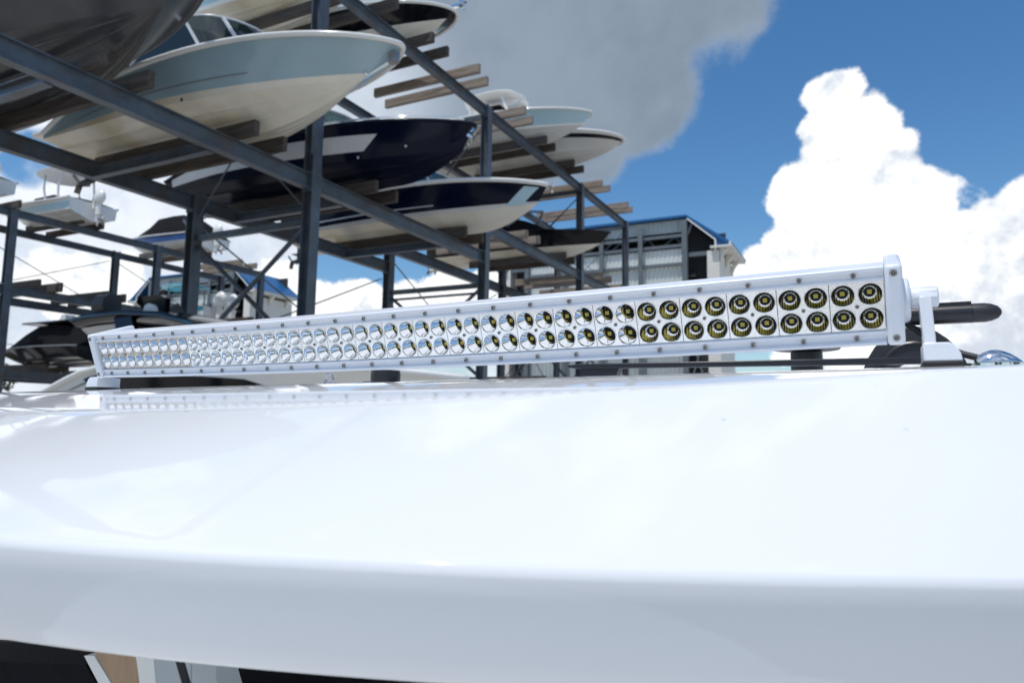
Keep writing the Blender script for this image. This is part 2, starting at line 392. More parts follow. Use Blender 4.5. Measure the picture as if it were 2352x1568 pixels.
white_boat = thing('motor_boat', 'white boat seen from its foredeck, its glossy white hardtop filling the lower half', 'boat', (HX, 1.0, GZ))
def hardtop():
    b = MB(); nx = 84
    xs = [HC - HW + 2*HW*i/nx for i in range(nx+1)]
    r = .011; rows = []
    ws = [.02*i for i in range(1, 11)] + [.215+.0025*i for i in range(34)] + [.30+.0125*i for i in range(32)] + [.72+.05*i for i in range(8)] + [1.2, 1.5, 1.9, 2.2]
    for x in xs:
        row = []; yl = ylip(x); zl = zlip(x) - edge_drop(x)
        # underside, bottom lip, fascia, top rounding
        for yy, zz in ((2.2, -.070), (1.2, -.070), (.5, -.071), (.10, -.072), (.054, -.0772), (.043, -.0802), (.036, -.081), (.030, -.080), (.026, -.0765), (.019, -.062), (.010, -.040), (.003, -.020)):
            row.append(V((x, yl+yy, zl+zz)))
        sl = (roofz(x, .05)-roofz(x, .03))/.02; e = math.atan(sl)
        for k in range(0, 8):
            a = k/7*(math.pi/2-e)
            row.append(V((x, yl + r*(1-math.cos(a)), zl - r*(1-math.sin(a)) + r*.35)))
        z0 = row[-1].z - roofz(x, row[-1].y-yl)
        for w in ws:
            row.append(V((x, yl+w, roofz(x, w) + z0*max(0, 1-w/.15))))
        rows.append(row)
    b.rows(rows, True, True, True)
    b.build('hardtop', 'gelcoat', white_boat, ang=50, world=True)
hardtop()

# ------------------------------------------------------------------ hull maker
def hull(root, L, B, zs=(1.0, 1.0, 1.1), zc=(.28, .55), fore=.88, full=2.3, bottom='cream', bands=((0, 1, 'hull_side', 'white_hull'),), drop=0,
         gun='white_hull', gr=.05, deck='deck', flare=1.35, kc=.55, chb=.86, transom=None, spray=True, kexp=2.2, blunt=.8):
    nt = 36
    def zsheer(t): return zs[0]*(1-t)*(1-2*t) + zs[1]*4*t*(1-t) + zs[2]*t*(2*t-1) - drop*max(0, 1-t/.22)**1.1
    def Sx(t): return V((L*t, B/2*(.90+.10*math.sin(min(1, t/.45)*math.pi/2))*max(0, 1-max(0, (t-.38)/.62)**full)**blunt, zsheer(t)))
    Lc = L*fore
    def Ch(t):
        z = zc[0] + (zc[1]-zc[0])*t**2.6
        return V((Lc*t, chb*B/2*max(0, 1-max(0, (t-.30)/.70)**2.1), z))
    def K(t):
        k = max(0, (t-kc)/(1-kc)); return V((Lc*t, 0, zc[1]*k**kexp))
    def P(t, w):                              # on the topside, w = 0 chine, 1 sheer
        a, b = Ch(t), Sx(t); e = lerp(1.0, flare, smooth(.3, .9, t))
        return V((lerp(a.x, b.x, w), lerp(a.y, b.y, w**e), lerp(a.z, b.z, w)))
    ts = [1-(1-i/nt)**1.9 for i in range(nt+1)]
    # bottom with lifting strakes
    ww = [0, .16, .30, .34, .36, .52, .66, .70, .72, .88, 1.0]
    st = [0, 0, -.0, -.022, .012, 0, 0, -.022, .012, 0, 0] if spray else [0]*11
    bt = MB(); rows = []
    for t in ts:
        a, b = K(t), Ch(t); half = []
        f = max(0, 1-t**6)
        for w, s in zip(ww, st): half.append(V((lerp(a.x, b.x, w), lerp(a.y, b.y, w), lerp(a.z, b.z, w**1.1)+s*f)))
        rows.append([V((p.x, -p.y, p.z)) for p in half[::-1]] + half[1:])
    bt.rows(rows, flip=True); bt.build('hull_bottom', bottom, root, ang=28)
    for w0, w1, nm, mt in bands:
        bm_ = MB(); kk = 7
        for sg in (1, -1):
            bm_.rows([[V((p.x, p.y*sg, p.z)) for p in [P(t, lerp(w0, w1, k/kk)) for k in range(kk+1)]] for t in ts], flip=(sg < 0))
        bm_.build(nm, mt, root, ang=40)
    tr = MB(); half = [K(0)] + [Ch(0)] + [P(0, .5), Sx(0)]
    tr.add([V((-.004, p.y, p.z)) for p in half] + [V((-.004, -p.y, p.z)) for p in half[::-1][:-1]], [tuple(range(len(half)*2-1))])
    tr.build('transom', transom or bands[-1][3], root)
    gw = MB()
    path = [V((p.x, p.y+gr*.3, p.z)) for p in [Sx(t) for t in ts]]
    pth = path + [V((p.x, -p.y, p.z)) for p in path[::-1][1:]]
    gw.tube(pth, gr, 8, sy=.8); gw.build('gunwale', gun, root, ang=60)
    dk = MB(); rr = []
    for t in ts:
        p = Sx(t); rr.append([V((p.x, p.y*k/4, p.z - .01 + .10*(1-(k/4)**2)*min(1, p.y/(B/2)))) for k in range(-4, 5)])
    dk.rows(rr); dk.build('deck', deck, root, ang=40)
    return dict(S=Sx, P=P, K=K, C=Ch, L=L, B=B)

def side_patch(root, h, quad, name, m, off=.006, sides=(1, -1), n=16):
    for sg in sides:                          # quad: (t,w) corners, bottom-aft, bottom-fore, top-fore, top-aft
        b = MB(); rows = []
        for i in range(n+1):
            u = i/n; a = (lerp(quad[0][0], quad[1][0], u), lerp(quad[0][1], quad[1][1], u)); c = (lerp(quad[3][0], quad[2][0], u), lerp(quad[3][1], quad[2][1], u))
            r = []
            for k in range(5):
                p = h['P'](lerp(a[0], c[0], k/4), lerp(a[1], c[1], k/4)); r.append(V((p.x, (p.y+off)*sg, p.z-off*.3)))
            rows.append(r)
        b.rows(rows, flip=sg < 0); b.build(name, m, root, ang=40)

def windscreen(root, h, t0, t1, ht, rake=.35, glassm='tintglass', frame='white_hull', mull=True, inset=.86):
    # a wrap round screen, side wings from t0 to t1 and a curved front
    S_ = h['S']; pts = []
    n = 10
    for i in range(n+1): p = S_(lerp(t0, t1, i/n)); pts.append(V((p.x, p.y*inset, p.z+.05)))
    pe = pts[-1]; front = [V((pe.x + .9*math.sin(a), pe.y*math.cos(a), pe.z+.02)) for a in [math.pi/2*k/8 for k in range(1, 9)]]
    half = pts + front
    full_ = [V((p.x, -p.y, p.z)) for p in half[:-1]] + half[::-1]
    N_ = len(half)
    top = []
    for i, p in enumerate(full_):
        j = min(i, len(full_)-1-i)/(N_-1); hh = ht*min(1, .25+j*1.6)
        top.append(V((p.x - rake*hh*1.6, p.y*(1-.10*hh), p.z + hh)))
    gp = MB(); gp.rows([full_, top]); gp.build('windscreen_glass', glassm, root, ang=50)
    fr = MB(); fr.tube(top, .022, 6); fr.tube(full_, .018, 6); fr.build('windscreen_frame', frame, root, ang=60)
    if mull:
        for i in (n, n+4, len(full_)-1-n, len(full_)-5-n):
            mm = MB(); mm.beam(full_[i], top[i], .06, .04); mm.build('windscreen_pillar', frame, root)

def outboard(root, x, y, z, s=1.0, cowl='white_hull', tilt_=0.0):
    # cowl, leg, anti ventilation plate and propeller behind the transom at x (aft is -x)
    c = MB(); rows = []
    for k in range(9):
        u = k/8; r = math.sin(math.pi*min(.97, .18+u*.80))**.55
        if k == 8: r = .25
        cx = x-.33-.05*u; zz = z+.05+.62*u
        rows.append([V((cx + .30*r*(1.25 if math.cos(a) < 0 else 1.0)*math.cos(a), y + .19*r*math.sin(a), zz)) for a in [2*math.pi*j/16 for j in range(16)]])
    o0 = V((x, y, z))
    def shr(b): b.v = [o0+(p-o0)*s for p in b.v]
    c.rows(rows, True, True, True); shr(c); mo = c.build('outboard_motor', cowl, root, ang=60)
    l = MB()
    l.rows([[V((x-.33+dx*sx, y+dy, zz)) for dx, dy in ((-.17, 0), (-.10, .07), (.12, .07), (.19, 0), (.12, -.07), (-.10, -.07))] for zz, sx in ((z+.05, 1), (z-.35, .9), (z-.75, .65))], True, True, True)
    l.tube([(x-.62, y, z-.80), (x-.50, y, z-.80), (x-.25, y, z-.80), (x-.10, y, z-.80)], [.05, .075, .07, .02], 10)
    l.box((x-.42, y, z-.52), (.46, .22, .02)); l.prism([(x-.45, y-.012, z-.82), (x-.20, y-.012, z-.82), (x-.34, y-.012, z-1.05)], (0, .024, 0))
    l.box((x-.08, y, z-.05), (.16, .2, .34)); shr(l); l.build('lower_leg', cowl, mo, ang=40)
    p = MB()
    for k in range(3):
        a = k*2.094; p.box((x-.66, y+.12*math.cos(a), z-.80+.12*math.sin(a)), (.02, .20, .11), Matrix.Rotation(a, 3, 'X') @ Matrix.Rotation(.5, 3, 'Y'))
    shr(p); p.build('propeller', 'steel', mo)

def outdrive(root, x, z):
    l = MB(); l.box((x-.15, 0, z), (.30, .34, .26)); l.rows([[V((x-.30+dx, dy, zz)) for dx, dy in ((-.16, 0), (-.08, .06), (.10, .06), (.18, 0), (.10, -.06), (-.08, -.06))] for zz in (z+.10, z-.25, z-.5)], True, True, True)
    l.tube([(x-.60, 0, z-.52), (x-.45, 0, z-.52), (x-.15, 0, z-.52)], [.05, .075, .03], 10); l.box((x-.36, 0, z-.30), (.42, .24, .02))
    o = l.build('stern_drive', 'blackplastic', root, ang=40)
    p = MB()
    for k in range(3):
        a = k*2.094+.3; p.box((x-.64, .12*math.cos(a), z-.52+.12*math.sin(a)), (.02, .22, .12), Matrix.Rotation(a, 3, 'X') @ Matrix.Rotation(.5, 3, 'Y'))
    p.build('propeller', 'steel', o)

def ttop(root, x0, x1, wdt, z0, z1, topm='white_hull', legm='white_hull', und=None, curve=.12, lean=.25):
    b = MB(); rows = []; n = 12
    for i in range(n+1):
        u = i/n; e = math.sqrt(max(0, 1-abs(2*u-1)**4.5)); x = lerp(x0, x1, u); zt = z1 + curve*(1-(2*u-1)**2)
        w = wdt/2*(.25+.75*e)
        ring = [(-w, 0), (-w*.96, .035), (-w*.6, .075), (0, .09), (w*.6, .075), (w*.96, .035), (w, 0), (w*.94, -.03), (0, -.015), (-w*.94, -.03)]
        rows.append([V((x, yy, zt+zz)) for yy, zz in ring])
    b.rows(rows, True, True, True); b.build('canopy_top', topm, root, ang=50)
    for sg in (1, -1):
        for q in (0.22, .72):
            l = MB(); xx = lerp(x0, x1, q); l.tube([(xx-lean*(1 if q > .5 else -.4), sg*wdt*.36, z0), (xx-lean*.5*(1 if q > .5 else -.4), sg*wdt*.39, lerp(z0, z1, .5)), (xx, sg*wdt*.34, z1)], .045, 8)
            l.build('canopy_leg', legm, root, ang=60)

def boat(name, label, y, xs, z, group='boats stored on the steel racks', flip=False, ry=0, cat='boat'):
    return thing(name, label, cat, (xs, y, z), group, math.pi if flip else 0, ry)

# ------------------------------------------------------------------ boats on the near rack
# light blue bowrider
b = boat('stored_boat', 'large light blue boat with cream bottom and curved windscreen on the rack', 9.0, -14.35, 5.13)
h = hull(b, 7.65, 2.62, zs=(.82, 1.06, .98), drop=.46, zc=(.25, .56), fore=.90, full=2.5, bottom='cream', kc=.58, kexp=2.5, blunt=.72, chb=.90,
         bands=((0, .16, 'chine_band', 'cream'), (.16, .22, 'rub_strip', 'tealdark'), (.16, 1, 'hull_side', 'lightblue')), gun='white_hull', gr=.055)
for o in list(b.children):
    if o.name.startswith('rub_strip'): bpy.data.objects.remove(o)
side_patch(b, h, ((.0, .30), (.72, .36), (.72, .385), (.0, .33)), 'rub_strip', 'grey', .006)
windscreen(b, h, .33, .56, .80, rake=.5, frame='decal')
outdrive(b, -.02, .32)
sp = MB(); sp.rows([[V((x, yy, zz)) for yy, zz in ((-1.08, .42), (-1.08, .52), (1.08, .52), (1.08, .42))] for x in (-.62, -.3, .05)], True, True, True); sp.build('swim_platform', 'white_hull', b, bevel=.03)
tw = MB()
for sg in (1, -1): tw.tube([(1.5, sg*1.1, 1.0), (2.1, sg*1.02, 1.7), (2.6, sg*.95, 2.2), (2.8, sg*.8, 2.28)], .04, 8); tw.tube([(2.5, sg*1.1, 1.0), (2.5, sg*1.0, 1.9)], .03, 8)
tw.tube([(2.8, -.8, 2.28), (2.85, 0, 2.32), (2.8, .8, 2.28)], .04, 8); tw.build('tow_tower', 'grey', b, ang=60)
cv = MB(); cv.rows([[V((x, yy, 1.0+zz)) for yy, zz in ((-1.05, .0), (-.95, 1.0), (0, 1.25), (.95, 1.0), (1.05, .0))] for x in (1.5, 2.4, 3.2)], False); cv.build('cockpit_cover', 'canvas', b, ang=60)
an = MB(); an.box((7.52, 0, .78), (.16, .10, .18)); an.tube([(7.50, -.06, .86), (7.62, 0, .70), (7.50, .06, .86)], .018, 6); an.build('bow_anchor', 'steel', b)
be = MB(); be.lathe([(.03, 0), (.03, .02), (.012, .035)], (6.98, -.05, .60), (.4, -1, 0), 12, True, True); be.build('bow_eye', 'polished', b)
th = MB(); th.lathe([(.035, 0), (.02, .012)], (3.9, -1.135, .30), (0, -1, -.3), 10, True, True); th.build('drain_fitting', 'rubber', b)

# charcoal boat at the top left
b = boat('stored_boat', 'large charcoal grey boat cropped by the top left corner, seen from beneath', 6.25, -16.5, 5.10)
h = hull(b, 8.5, 2.75, zs=(1.05, 1.15, 1.25), zc=(.30, .72), fore=.90, full=2.6, bottom='charcoal', kc=.52, bands=((0, 1, 'hull_side', 'charcoal'),), gun='charcoal', deck='charcoal')
windscreen(b, h, .35, .52, .5, glassm='darkglass', frame='black')

# pale boat on the top level
b = boat('stored_boat', 'cream bottomed boat with pale blue side, cropped by the top edge of the photo', 12.0, -16.3, 9.46)
h = hull(b, 7.2, 2.3, zs=(.9, 1.0, 1.1), zc=(.26, .6), bottom='cream', bands=((0, .14, 'chine_band', 'white_hull'), (.14, 1, 'hull_side', 'iceblue')))
outdrive(b, 0, .3)
# black sided boat on the top level
b = boat('stored_boat', 'black and cream boat with chrome bow roller at the top of the rack', 14.3, -16.2, 9.46)
h = hull(b, 7.2, 2.35, zs=(.9, .92, .74), zc=(.26, .60), fore=.96, full=3.0, bottom='cream', kc=.80, kexp=1.9, blunt=.6, bands=((0, .08, 'chine_band', 'white_hull'), (.08, 1, 'hull_side', 'blackhull')))
an = MB(); an.box((7.22, 0, .88), (.34, .12, .06)); an.tube([(7.3, 0, .95), (7.5, 0, .9), (7.42, 0, .72)], .03, 6); an.lathe([(.05, -.05), (.05, .05)], (7.36, 0, .96), (0, 1, 0), 10, True, True); an.build('bow_anchor', 'polished', b)

# big navy cruiser
b = boat('stored_boat', 'big navy blue boat with a silver white side band, behind the tall front post', 12.4, -15.2, 5.12)
h = hull(b, 7.95, 2.75, zs=(.90, 1.02, 1.06), drop=.35, zc=(.30, .56), fore=.965, full=2.6, bottom='navybottom', kc=.80, kexp=2.0, blunt=.80, bands=((0, 1, 'hull_side', 'navy'),), gun='navy', gr=.045, deck='deck', spray=True)
side_patch(b, h, ((.03, .34), (.735, .24), (.775, .68), (.03, .86)), 'side_decal', 'decal', .006)
windscreen(b, h, .36, .52, .70, glassm='tintglass', frame='steel')
rl = MB(); S_ = h['S']
for sg in (1, -1):
    rl.tube([V((S_(t).x, S_(t).y*sg, S_(t).z+.08)) for t in [.60+.38*i/10 for i in range(11)]], .018, 6)
rl.build('bow_rail', 'polished', b, ang=60)
sh_ = MB(); sh_.rows([[V((x, yy, zz)) for yy, zz in ((-.05, 1.14), (-.28, 1.14), (-.28, 1.22), (-.05, 1.22))] for x in (6.2, 6.9)], True, True, True); sh_.build('deck_hatch', 'white_hull', b, bevel=.02)
an = MB(); an.box((7.80, 0, .96), (.22, .10, .12)); an.tube([(7.75, -.05, 1.0), (7.95, 0, .86), (7.86, 0, .70), (7.72, .06, .66)], .026, 6); an.lathe([(.04, -.05), (.04, .05)], (7.82, 0, .84), (0, 1, 0), 10, True, True); an.build('bow_anchor', 'polished', b)
outdrive(b, 0, .34)
for xx, zz in ((4.5, .30), (5.6, .42), (6.6, .62)):
    f_ = MB(); f_.lathe([(.03, 0), (.018, .012)], (xx, -h['P']((xx/7.95)*1.02, .3).y-.012, zz), (0, -1, -.3), 10, True, True); f_.build('drain_fitting', 'decal', b)

# navy and cream boat
b = boat('stored_boat', 'navy boat with white gunwale and cream bottom, a pale patch on its bow', 16.35, -15.4, 5.06)
h = hull(b, 8.05, 2.65, zs=(.90, 1.14, 1.06), zc=(.26, .60), fore=.965, full=2.6, bottom='cream', kc=.78, kexp=2.0, blunt=.74, chb=.9, bands=((0, .14, 'chine_band', 'palegrey'), (.14, 1, 'hull_side', 'navy')), gun='white_hull', gr=.075)
side_patch(b, h, ((.0, .30), (.66, .28), (.66, .31), (.0, .36)), 'side_stripe', 'decal', .006)
side_patch(b, h, ((.90, .04), (.955, .04), (.985, .82), (.945, .82)), 'bow_patch', 'iceblue', .008)  # pale blue patch laid over the bow topsides
windscreen(b, h, .40, .54, .52, frame='decal')
an = MB(); an.box((8.0, 0, 1.05), (.32, .12, .08)); an.tube([(7.95, 0, 1.14), (8.2, 0, 1.05), (8.15, .05, .86)], .03, 6); an.build('bow_anchor', 'polished', b)
outdrive(b, 0, .32)

# ice blue centre console with T-top
b = boat('stored_boat', 'ice blue center console boat under a white canopy, top level of the rack', 21.3, -15.2, 9.46)
h = hull(b, 7.2, 2.5, zs=(.85, .86, .78), zc=(.27, .42), fore=.96, full=2.5, bottom='palegrey', kc=.78, kexp=2.0, blunt=.7, bands=((0, .12, 'chine_band', 'white_hull'), (.12, 1, 'hull_side', 'iceblue')))
ttop(b, 2.5, 4.75, 1.7, .9, 1.72, lean=-.35, curve=.10)
cs = MB(); cs.rows([[V((x, yy, zz)) for yy, zz in ((-.5, .8), (-.45, 1.5), (.45, 1.5), (.5, .8))] for x in (3.1, 3.5, 4.0)], True, True, True); cs.build('console', 'canvas', b, bevel=.04)
be = MB(); be.box((7.0, 0, .60), (.07, .05, .26), Matrix.Rotation(.6, 3, 'Y')); be.build('bow_eye', 'polished', b)
# white boat with a black stripe
b = boat('stored_boat', 'white boat with black stripe under its gunwale, last one on the rack top level', 23.7, -15.0, 9.46)
h = hull(b, 7.3, 2.5, zs=(.95, 1.05, .74), zc=(.27, .40), fore=.95, full=3.2, bottom='palegrey', kc=.66, blunt=.55, chb=.9, bands=((0, .66, 'hull_side', 'palegrey'), (.66, .86, 'side_stripe', 'blackhull'), (.86, 1, 'rail_band', 'white_hull')), gun='white_hull', gr=.06)
# black and cream boat on the lower level
b = boat('stored_boat', 'black and cream bowrider with folded black cover, one level below the white striped boat', 23.6, -15.2, 5.98)
h = hull(b, 7.05, 2.45, zs=(.74, .88, .78), zc=(.24, .42), fore=.95, full=1.9, bottom='cream', kc=.74, kexp=2.0, bands=((0, 1, 'hull_side', 'blackhull'),), gun='blackhull', gr=.035, deck='canvas')
cv = MB(); rr = []
for i in range(9):
    u = i/8; hgt = .95*math.sin(math.pi*min(1, u*1.0))**.7 if u < .5 else .95*(1-((u-.5)/.5)**1.6)
    rr.append([V((1.2+4.0*u, yy*1.0, .74+hgt*zz)) for yy, zz in ((-1.05, 0), (-.7, .85), (0, 1), (.7, .85), (1.05, 0))])
cv.rows(rr); cv.build('cockpit_cover', 'canvas', b, ang=40)
an = MB(); an.tube([(3.0, -.9, .9), (4.0, -.6, 1.75), (4.4, 0, 1.85), (4.0, .6, 1.75), (3.0, .9, .9)], .05, 8); an.tube([(4.1, -.5, 1.7), (5.0, -.8, .95)], .045, 8); an.build('tow_tower', 'grey', b, ang=60)
outboard(b, 0, 0, .75, .9, 'cream')

# ------------------------------------------------------------------ steel racks
def rack_posts(root, xs, ys, top, w=.25):
    for y in ys:
        for x in xs:
            t = top(x, y)
            if t is None: continue
            p = MB(); p.ibeam((x, y, GZ), (x, y, t), w, w, up=(1, 0, 0)); p.box((x, y, GZ+.015), (.5, .5, .03)); p.build('post', 'rack', root, world=True, ang=0)
def bunk(root, y, z, x0, x1, gap=.72, m='timber', hgt=.27, supports=True, w=.12):
    for sg in (-1, 1):
        b = MB(); b.box(((x0+x1)/2 + random.uniform(-.08, .08), y+sg*gap/2, z+hgt/2), (x1-x0, w, hgt)); b.build('bunk_board', m, root, world=True, ang=0, bevel=.012, seg=1)
def xbrace(root, p, q, r=.02, name='brace_rod', m='rack'):
    b = MB(); b.tube([p, q], r, 6); b.build(name, m, root, world=True)

rk = thing('boat_rack', 'tall blue grey steel boat rack with timber bunks, nearest on the left', 'boat rack', (-10, 10.6, GZ))
PY = [3.5, 10.63, 17.78, 25.38, 31.05]; XF, XR = -10.0, -13.39
def top1(x, y):
    if x == XR: return {3.5: 4.9, 10.63: 4.95, 17.78: 9.2, 25.38: 9.2, 31.05: 9.2}[y]
    return 9.32
rack_posts(rk, (XF, XR), PY, top1)
bw = .20
def girder(root, p, q, h=.30, w=.18):
    b = MB(); b.ibeam(p, q, w, h); p, q = V(p), V(q); d_ = (q-p).normalized()
    for e_ in (p, q): b.box(e_, (w+.06, .024, h+.10))
    for e_, sgn in ((p, 1), (q, -1)):
        for sx in (-1, 1):
            for sz in (-1, 1): b.box(e_ + d_*sgn*.022 + V((sx*(w/2+.012), 0, sz*(h/2+.028))), (.03, .03, .03))
    b.build('beam', 'rack', root, world=True, ang=0)
i_ = .13
for k in range(4):
    a, c = PY[k]+i_, PY[k+1]-i_
    girder(rk, (XF, a, 9.17), (XF, c, 9.17), .26)
    zf = 4.75 if k < 2 else 5.68
    girder(rk, (XF, a, zf), (XF, c, zf), .32)
    girder(rk, (XR, a, zf if k < 2 else 5.4), (XR, c, zf if k < 2 else 5.4), .34)
    if k >= 1: girder(rk, (XR, a, 9.12), (XR, c, 9.12), .24)
    zl_ = 1.1 if k >= 2 else -1.2
    girder(rk, (XF, a, zl_), (XF, c, zl_), .32); girder(rk, (XR, a, zl_), (XR, c, zl_), .32)
for y in PY[1:]:
    zt = 4.75 if y < 18 else 5.55
    b = MB(); b.beam((XR+.13, y, zt-.80), (XF-.13, y, zt-.80), .10, .14); b.build('cross_tie', 'rack', rk, world=True, ang=0)
    b = MB(); b.beam((XR+.13, y, 9.05), (XF-.13, y, 9.05), .10, .14)
    if y > 11: b.build('cross_tie', 'rack', rk, world=True, ang=0)
    zm = 1.3
    xbrace(rk, (XR+.1, y+.03, zt-.95), (XF-.1, y+.03, zm), .05); xbrace(rk, (XR+.1, y-.08, zm), (XF-.1, y-.08, zt-.95), .05)
    xbrace(rk, (XR, y, zt+.5), (XF, y, 8.9), .018) if y > 11 else None
# cross braces in the plane of the rear posts
for k in (1, 2, 3):
    xbrace(rk, (XR-.16, PY[k]+.1, 5.2 if k > 1 else 4.4), (XR-.16, PY[k+1]-.1, 1.4)); xbrace(rk, (XR-.2, PY[k]+.1, 1.4), (XR-.2, PY[k+1]-.1, 5.2 if k > 1 else 4.4))
xbrace(rk, (-12.0, PY[1], 6.0), (-13.3, PY[1], 4.4), .02); xbrace(rk, (-12.0, PY[1], 6.0), (-10.1, PY[1], 4.2), .02)
xbrace(rk, (XF, PY[3], 8.9), (XR, PY[3], 5.9), .018); xbrace(rk, (XF, PY[4], 5.6), (XR, PY[4], 8.9), .018)
# support beams and bunk boards of each slot
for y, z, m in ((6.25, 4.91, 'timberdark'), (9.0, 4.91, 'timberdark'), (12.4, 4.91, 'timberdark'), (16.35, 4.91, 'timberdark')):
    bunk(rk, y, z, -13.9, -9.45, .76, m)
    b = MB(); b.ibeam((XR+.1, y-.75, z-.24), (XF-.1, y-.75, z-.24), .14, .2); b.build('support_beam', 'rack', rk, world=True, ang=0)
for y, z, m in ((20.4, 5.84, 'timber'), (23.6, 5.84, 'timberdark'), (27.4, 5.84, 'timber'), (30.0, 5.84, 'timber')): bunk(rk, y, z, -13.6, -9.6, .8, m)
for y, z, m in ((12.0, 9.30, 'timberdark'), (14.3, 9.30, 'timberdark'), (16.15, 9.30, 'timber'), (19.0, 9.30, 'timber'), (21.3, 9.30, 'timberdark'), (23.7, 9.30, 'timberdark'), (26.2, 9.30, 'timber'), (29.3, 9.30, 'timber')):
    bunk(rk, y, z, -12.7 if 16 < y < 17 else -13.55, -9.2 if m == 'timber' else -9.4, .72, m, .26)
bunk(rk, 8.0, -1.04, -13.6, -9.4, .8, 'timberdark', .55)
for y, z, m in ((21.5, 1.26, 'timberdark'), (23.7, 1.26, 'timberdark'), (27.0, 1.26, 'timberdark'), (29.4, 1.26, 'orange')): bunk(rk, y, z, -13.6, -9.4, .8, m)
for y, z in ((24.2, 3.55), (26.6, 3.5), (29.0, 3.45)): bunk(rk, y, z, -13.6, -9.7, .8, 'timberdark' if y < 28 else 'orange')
girder(rk, (XF, PY[3]+i_, 3.3), (XF, PY[4]-i_, 3.3)); girder(rk, (XR, PY[3]+i_, 3.3), (XR, PY[4]-i_, 3.3)); girder(rk, (XF, PY[2]+i_, 3.36), (XF, PY[3]-i_, 3.36)); girder(rk, (XR, PY[2]+i_, 3.36), (XR, PY[3]-i_, 3.36))
# horizontal rods between rear posts
xbrace(rk, (XR, PY[2]+.13, 3.75), (XR+3.2, PY[2]+.13, 3.75), .04)

rk2 = thing('boat_rack', 'farther steel boat rack in the left background, mostly empty', 'boat rack', (-30, 15.5, GZ))
PY2 = [9.1, 15.5, 21.9, 28.3, 34.7, 41.0]; X2F, X2R = -30.0, -33.1
rack_posts(rk2, (X2F, X2R), PY2, lambda x, y: 8.05 if y < 30 else 5.0, .27)
for k in range(5):
    a, c = PY2[k]+.14, PY2[k+1]-.14
    for x in (X2F, X2R):
        if k < 3: girder(rk2, (x, a, 7.9), (x, c, 7.9), .30)
        girder(rk2, (x, a, 4.85), (x, c, 4.85), .34); girder(rk2, (x, a, 1.58), (x, c, 1.58), .34)
    xbrace(rk2, (X2R-.16, a, 7.6), (X2R-.16, c, 5.1), .02) if k < 3 else None
    xbrace(rk2, (X2R-.2, a, 5.1), (X2R-.2, c, 7.6), .02) if k < 3 else None
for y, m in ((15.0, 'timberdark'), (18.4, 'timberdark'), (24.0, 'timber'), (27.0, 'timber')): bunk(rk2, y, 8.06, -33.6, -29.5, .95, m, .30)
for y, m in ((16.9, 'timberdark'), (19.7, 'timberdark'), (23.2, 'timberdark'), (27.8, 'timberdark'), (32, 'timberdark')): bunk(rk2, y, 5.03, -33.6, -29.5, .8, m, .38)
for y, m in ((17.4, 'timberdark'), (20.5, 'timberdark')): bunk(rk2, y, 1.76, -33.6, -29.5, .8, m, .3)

# ------------------------------------------------------------------ boats on the far rack (sterns towards us)
b = boat('stored_boat', 'small white and blue fishing boat with a green canopy, atop the far rack', 18.1, -29.1, 8.12, 'boats stored on the far rack', True)
h = hull(b, 6.5, 2.3, zs=(.80, .85, 1.15), zc=(.30, .75), fore=.85, full=2.2, bottom='palegrey', bands=((0, .12, 'chine_band', 'white_hull'), (.12, .72, 'hull_side', 'iceblue'), (.72, 1, 'rail_band', 'white_hull')), transom='white_hull', gr=.07)
ttop(b, .7, 3.1, 2.0, .9, 2.15, topm='decal', legm='decal', curve=.15)
cv = MB(); cv.rows([[V((x, yy, zz)) for yy, zz in ((-.7, .9), (-.5, 1.3), (.5, 1.3), (.7, .9))] for x in (2.0, 2.6, 3.4)], True, True, True); cv.build('console', 'canvas', b)
outboard(b, -.02, 0, .74, .92)
c = copy_tree(b); c.location = (-30.9, 14.95, 8.6); c['label'] = 'boat stern cut by the left edge of the picture'
b = boat('stored_boat', 'blue boat under a peaked black canvas cover, next to the upper far rack post', 24.0, -28.9, 8.18, 'boats stored on the far rack', True)
h = hull(b, 6.4, 2.4, zs=(.72, .80, 1.0), zc=(.28, .6), bottom='palegrey', bands=((0, .3, 'chine_band', 'palegrey'), (.3, 1, 'hull_side', 'royal')), transom='white_hull', gun='white_hull')
cv = MB(); rr = []
for x, hh, ww_ in ((-.05, .05, 1.0), (.35, .55, 1.05), (1.0, 1.0, 1.1), (2.2, 1.28, 1.1), (3.3, 1.2, 1.05), (4.0, .75, .95), (5.0, .32, .7), (5.9, .1, .3)):
    rr.append([V((x, yy*ww_, .74+.05*x*.6+hh*zz)) for yy, zz in ((-1.08, -.12), (-1.0, .1), (-.55, .82), (0, 1), (.55, .82), (1.0, .1), (1.08, -.12))])
cv.rows(rr, False, True, True); cv.build('canvas_cover', 'canvas', b, ang=25)
outboard(b, -.02, 0, .7, .9, 'white_hull')
b = boat('stored_boat', 'teal and white center console boat with two white outboards, low on the far rack', 27.8, -32.5, 5.30, 'boats stored on the far rack', True)
h = hull(b, 6.8, 2.5, zs=(.8, .95, 1.2), zc=(.28, .7), bottom='palegrey', bands=((0, .45, 'hull_side', 'white_hull'), (.45, 1, 'upper_side', 'teal')), transom='white_hull')
outboard(b, -.02, .42, .78, 1.3); outboard(b, -.02, -.42, .78, 1.3)
ttop(b, 1.6, 4.2, 2.0, .95, 2.1, topm='teal', legm='grey')
b = boat('stored_boat', 'black cabin boat under a sloping black canvas, at the lower left behind the light bar', 17.4, -26.4, 1.92, 'boats stored on the far rack', True)
h = hull(b, 7.1, 2.6, zs=(.70, .72, .62), zc=(.28, .34), fore=.86, full=1.9, bottom='blackhull', bands=((0, 1, 'hull_side', 'blackhull'),), gun='grey', gr=.035, deck='canvas', transom='blackhull')
cv = MB(); rr = []
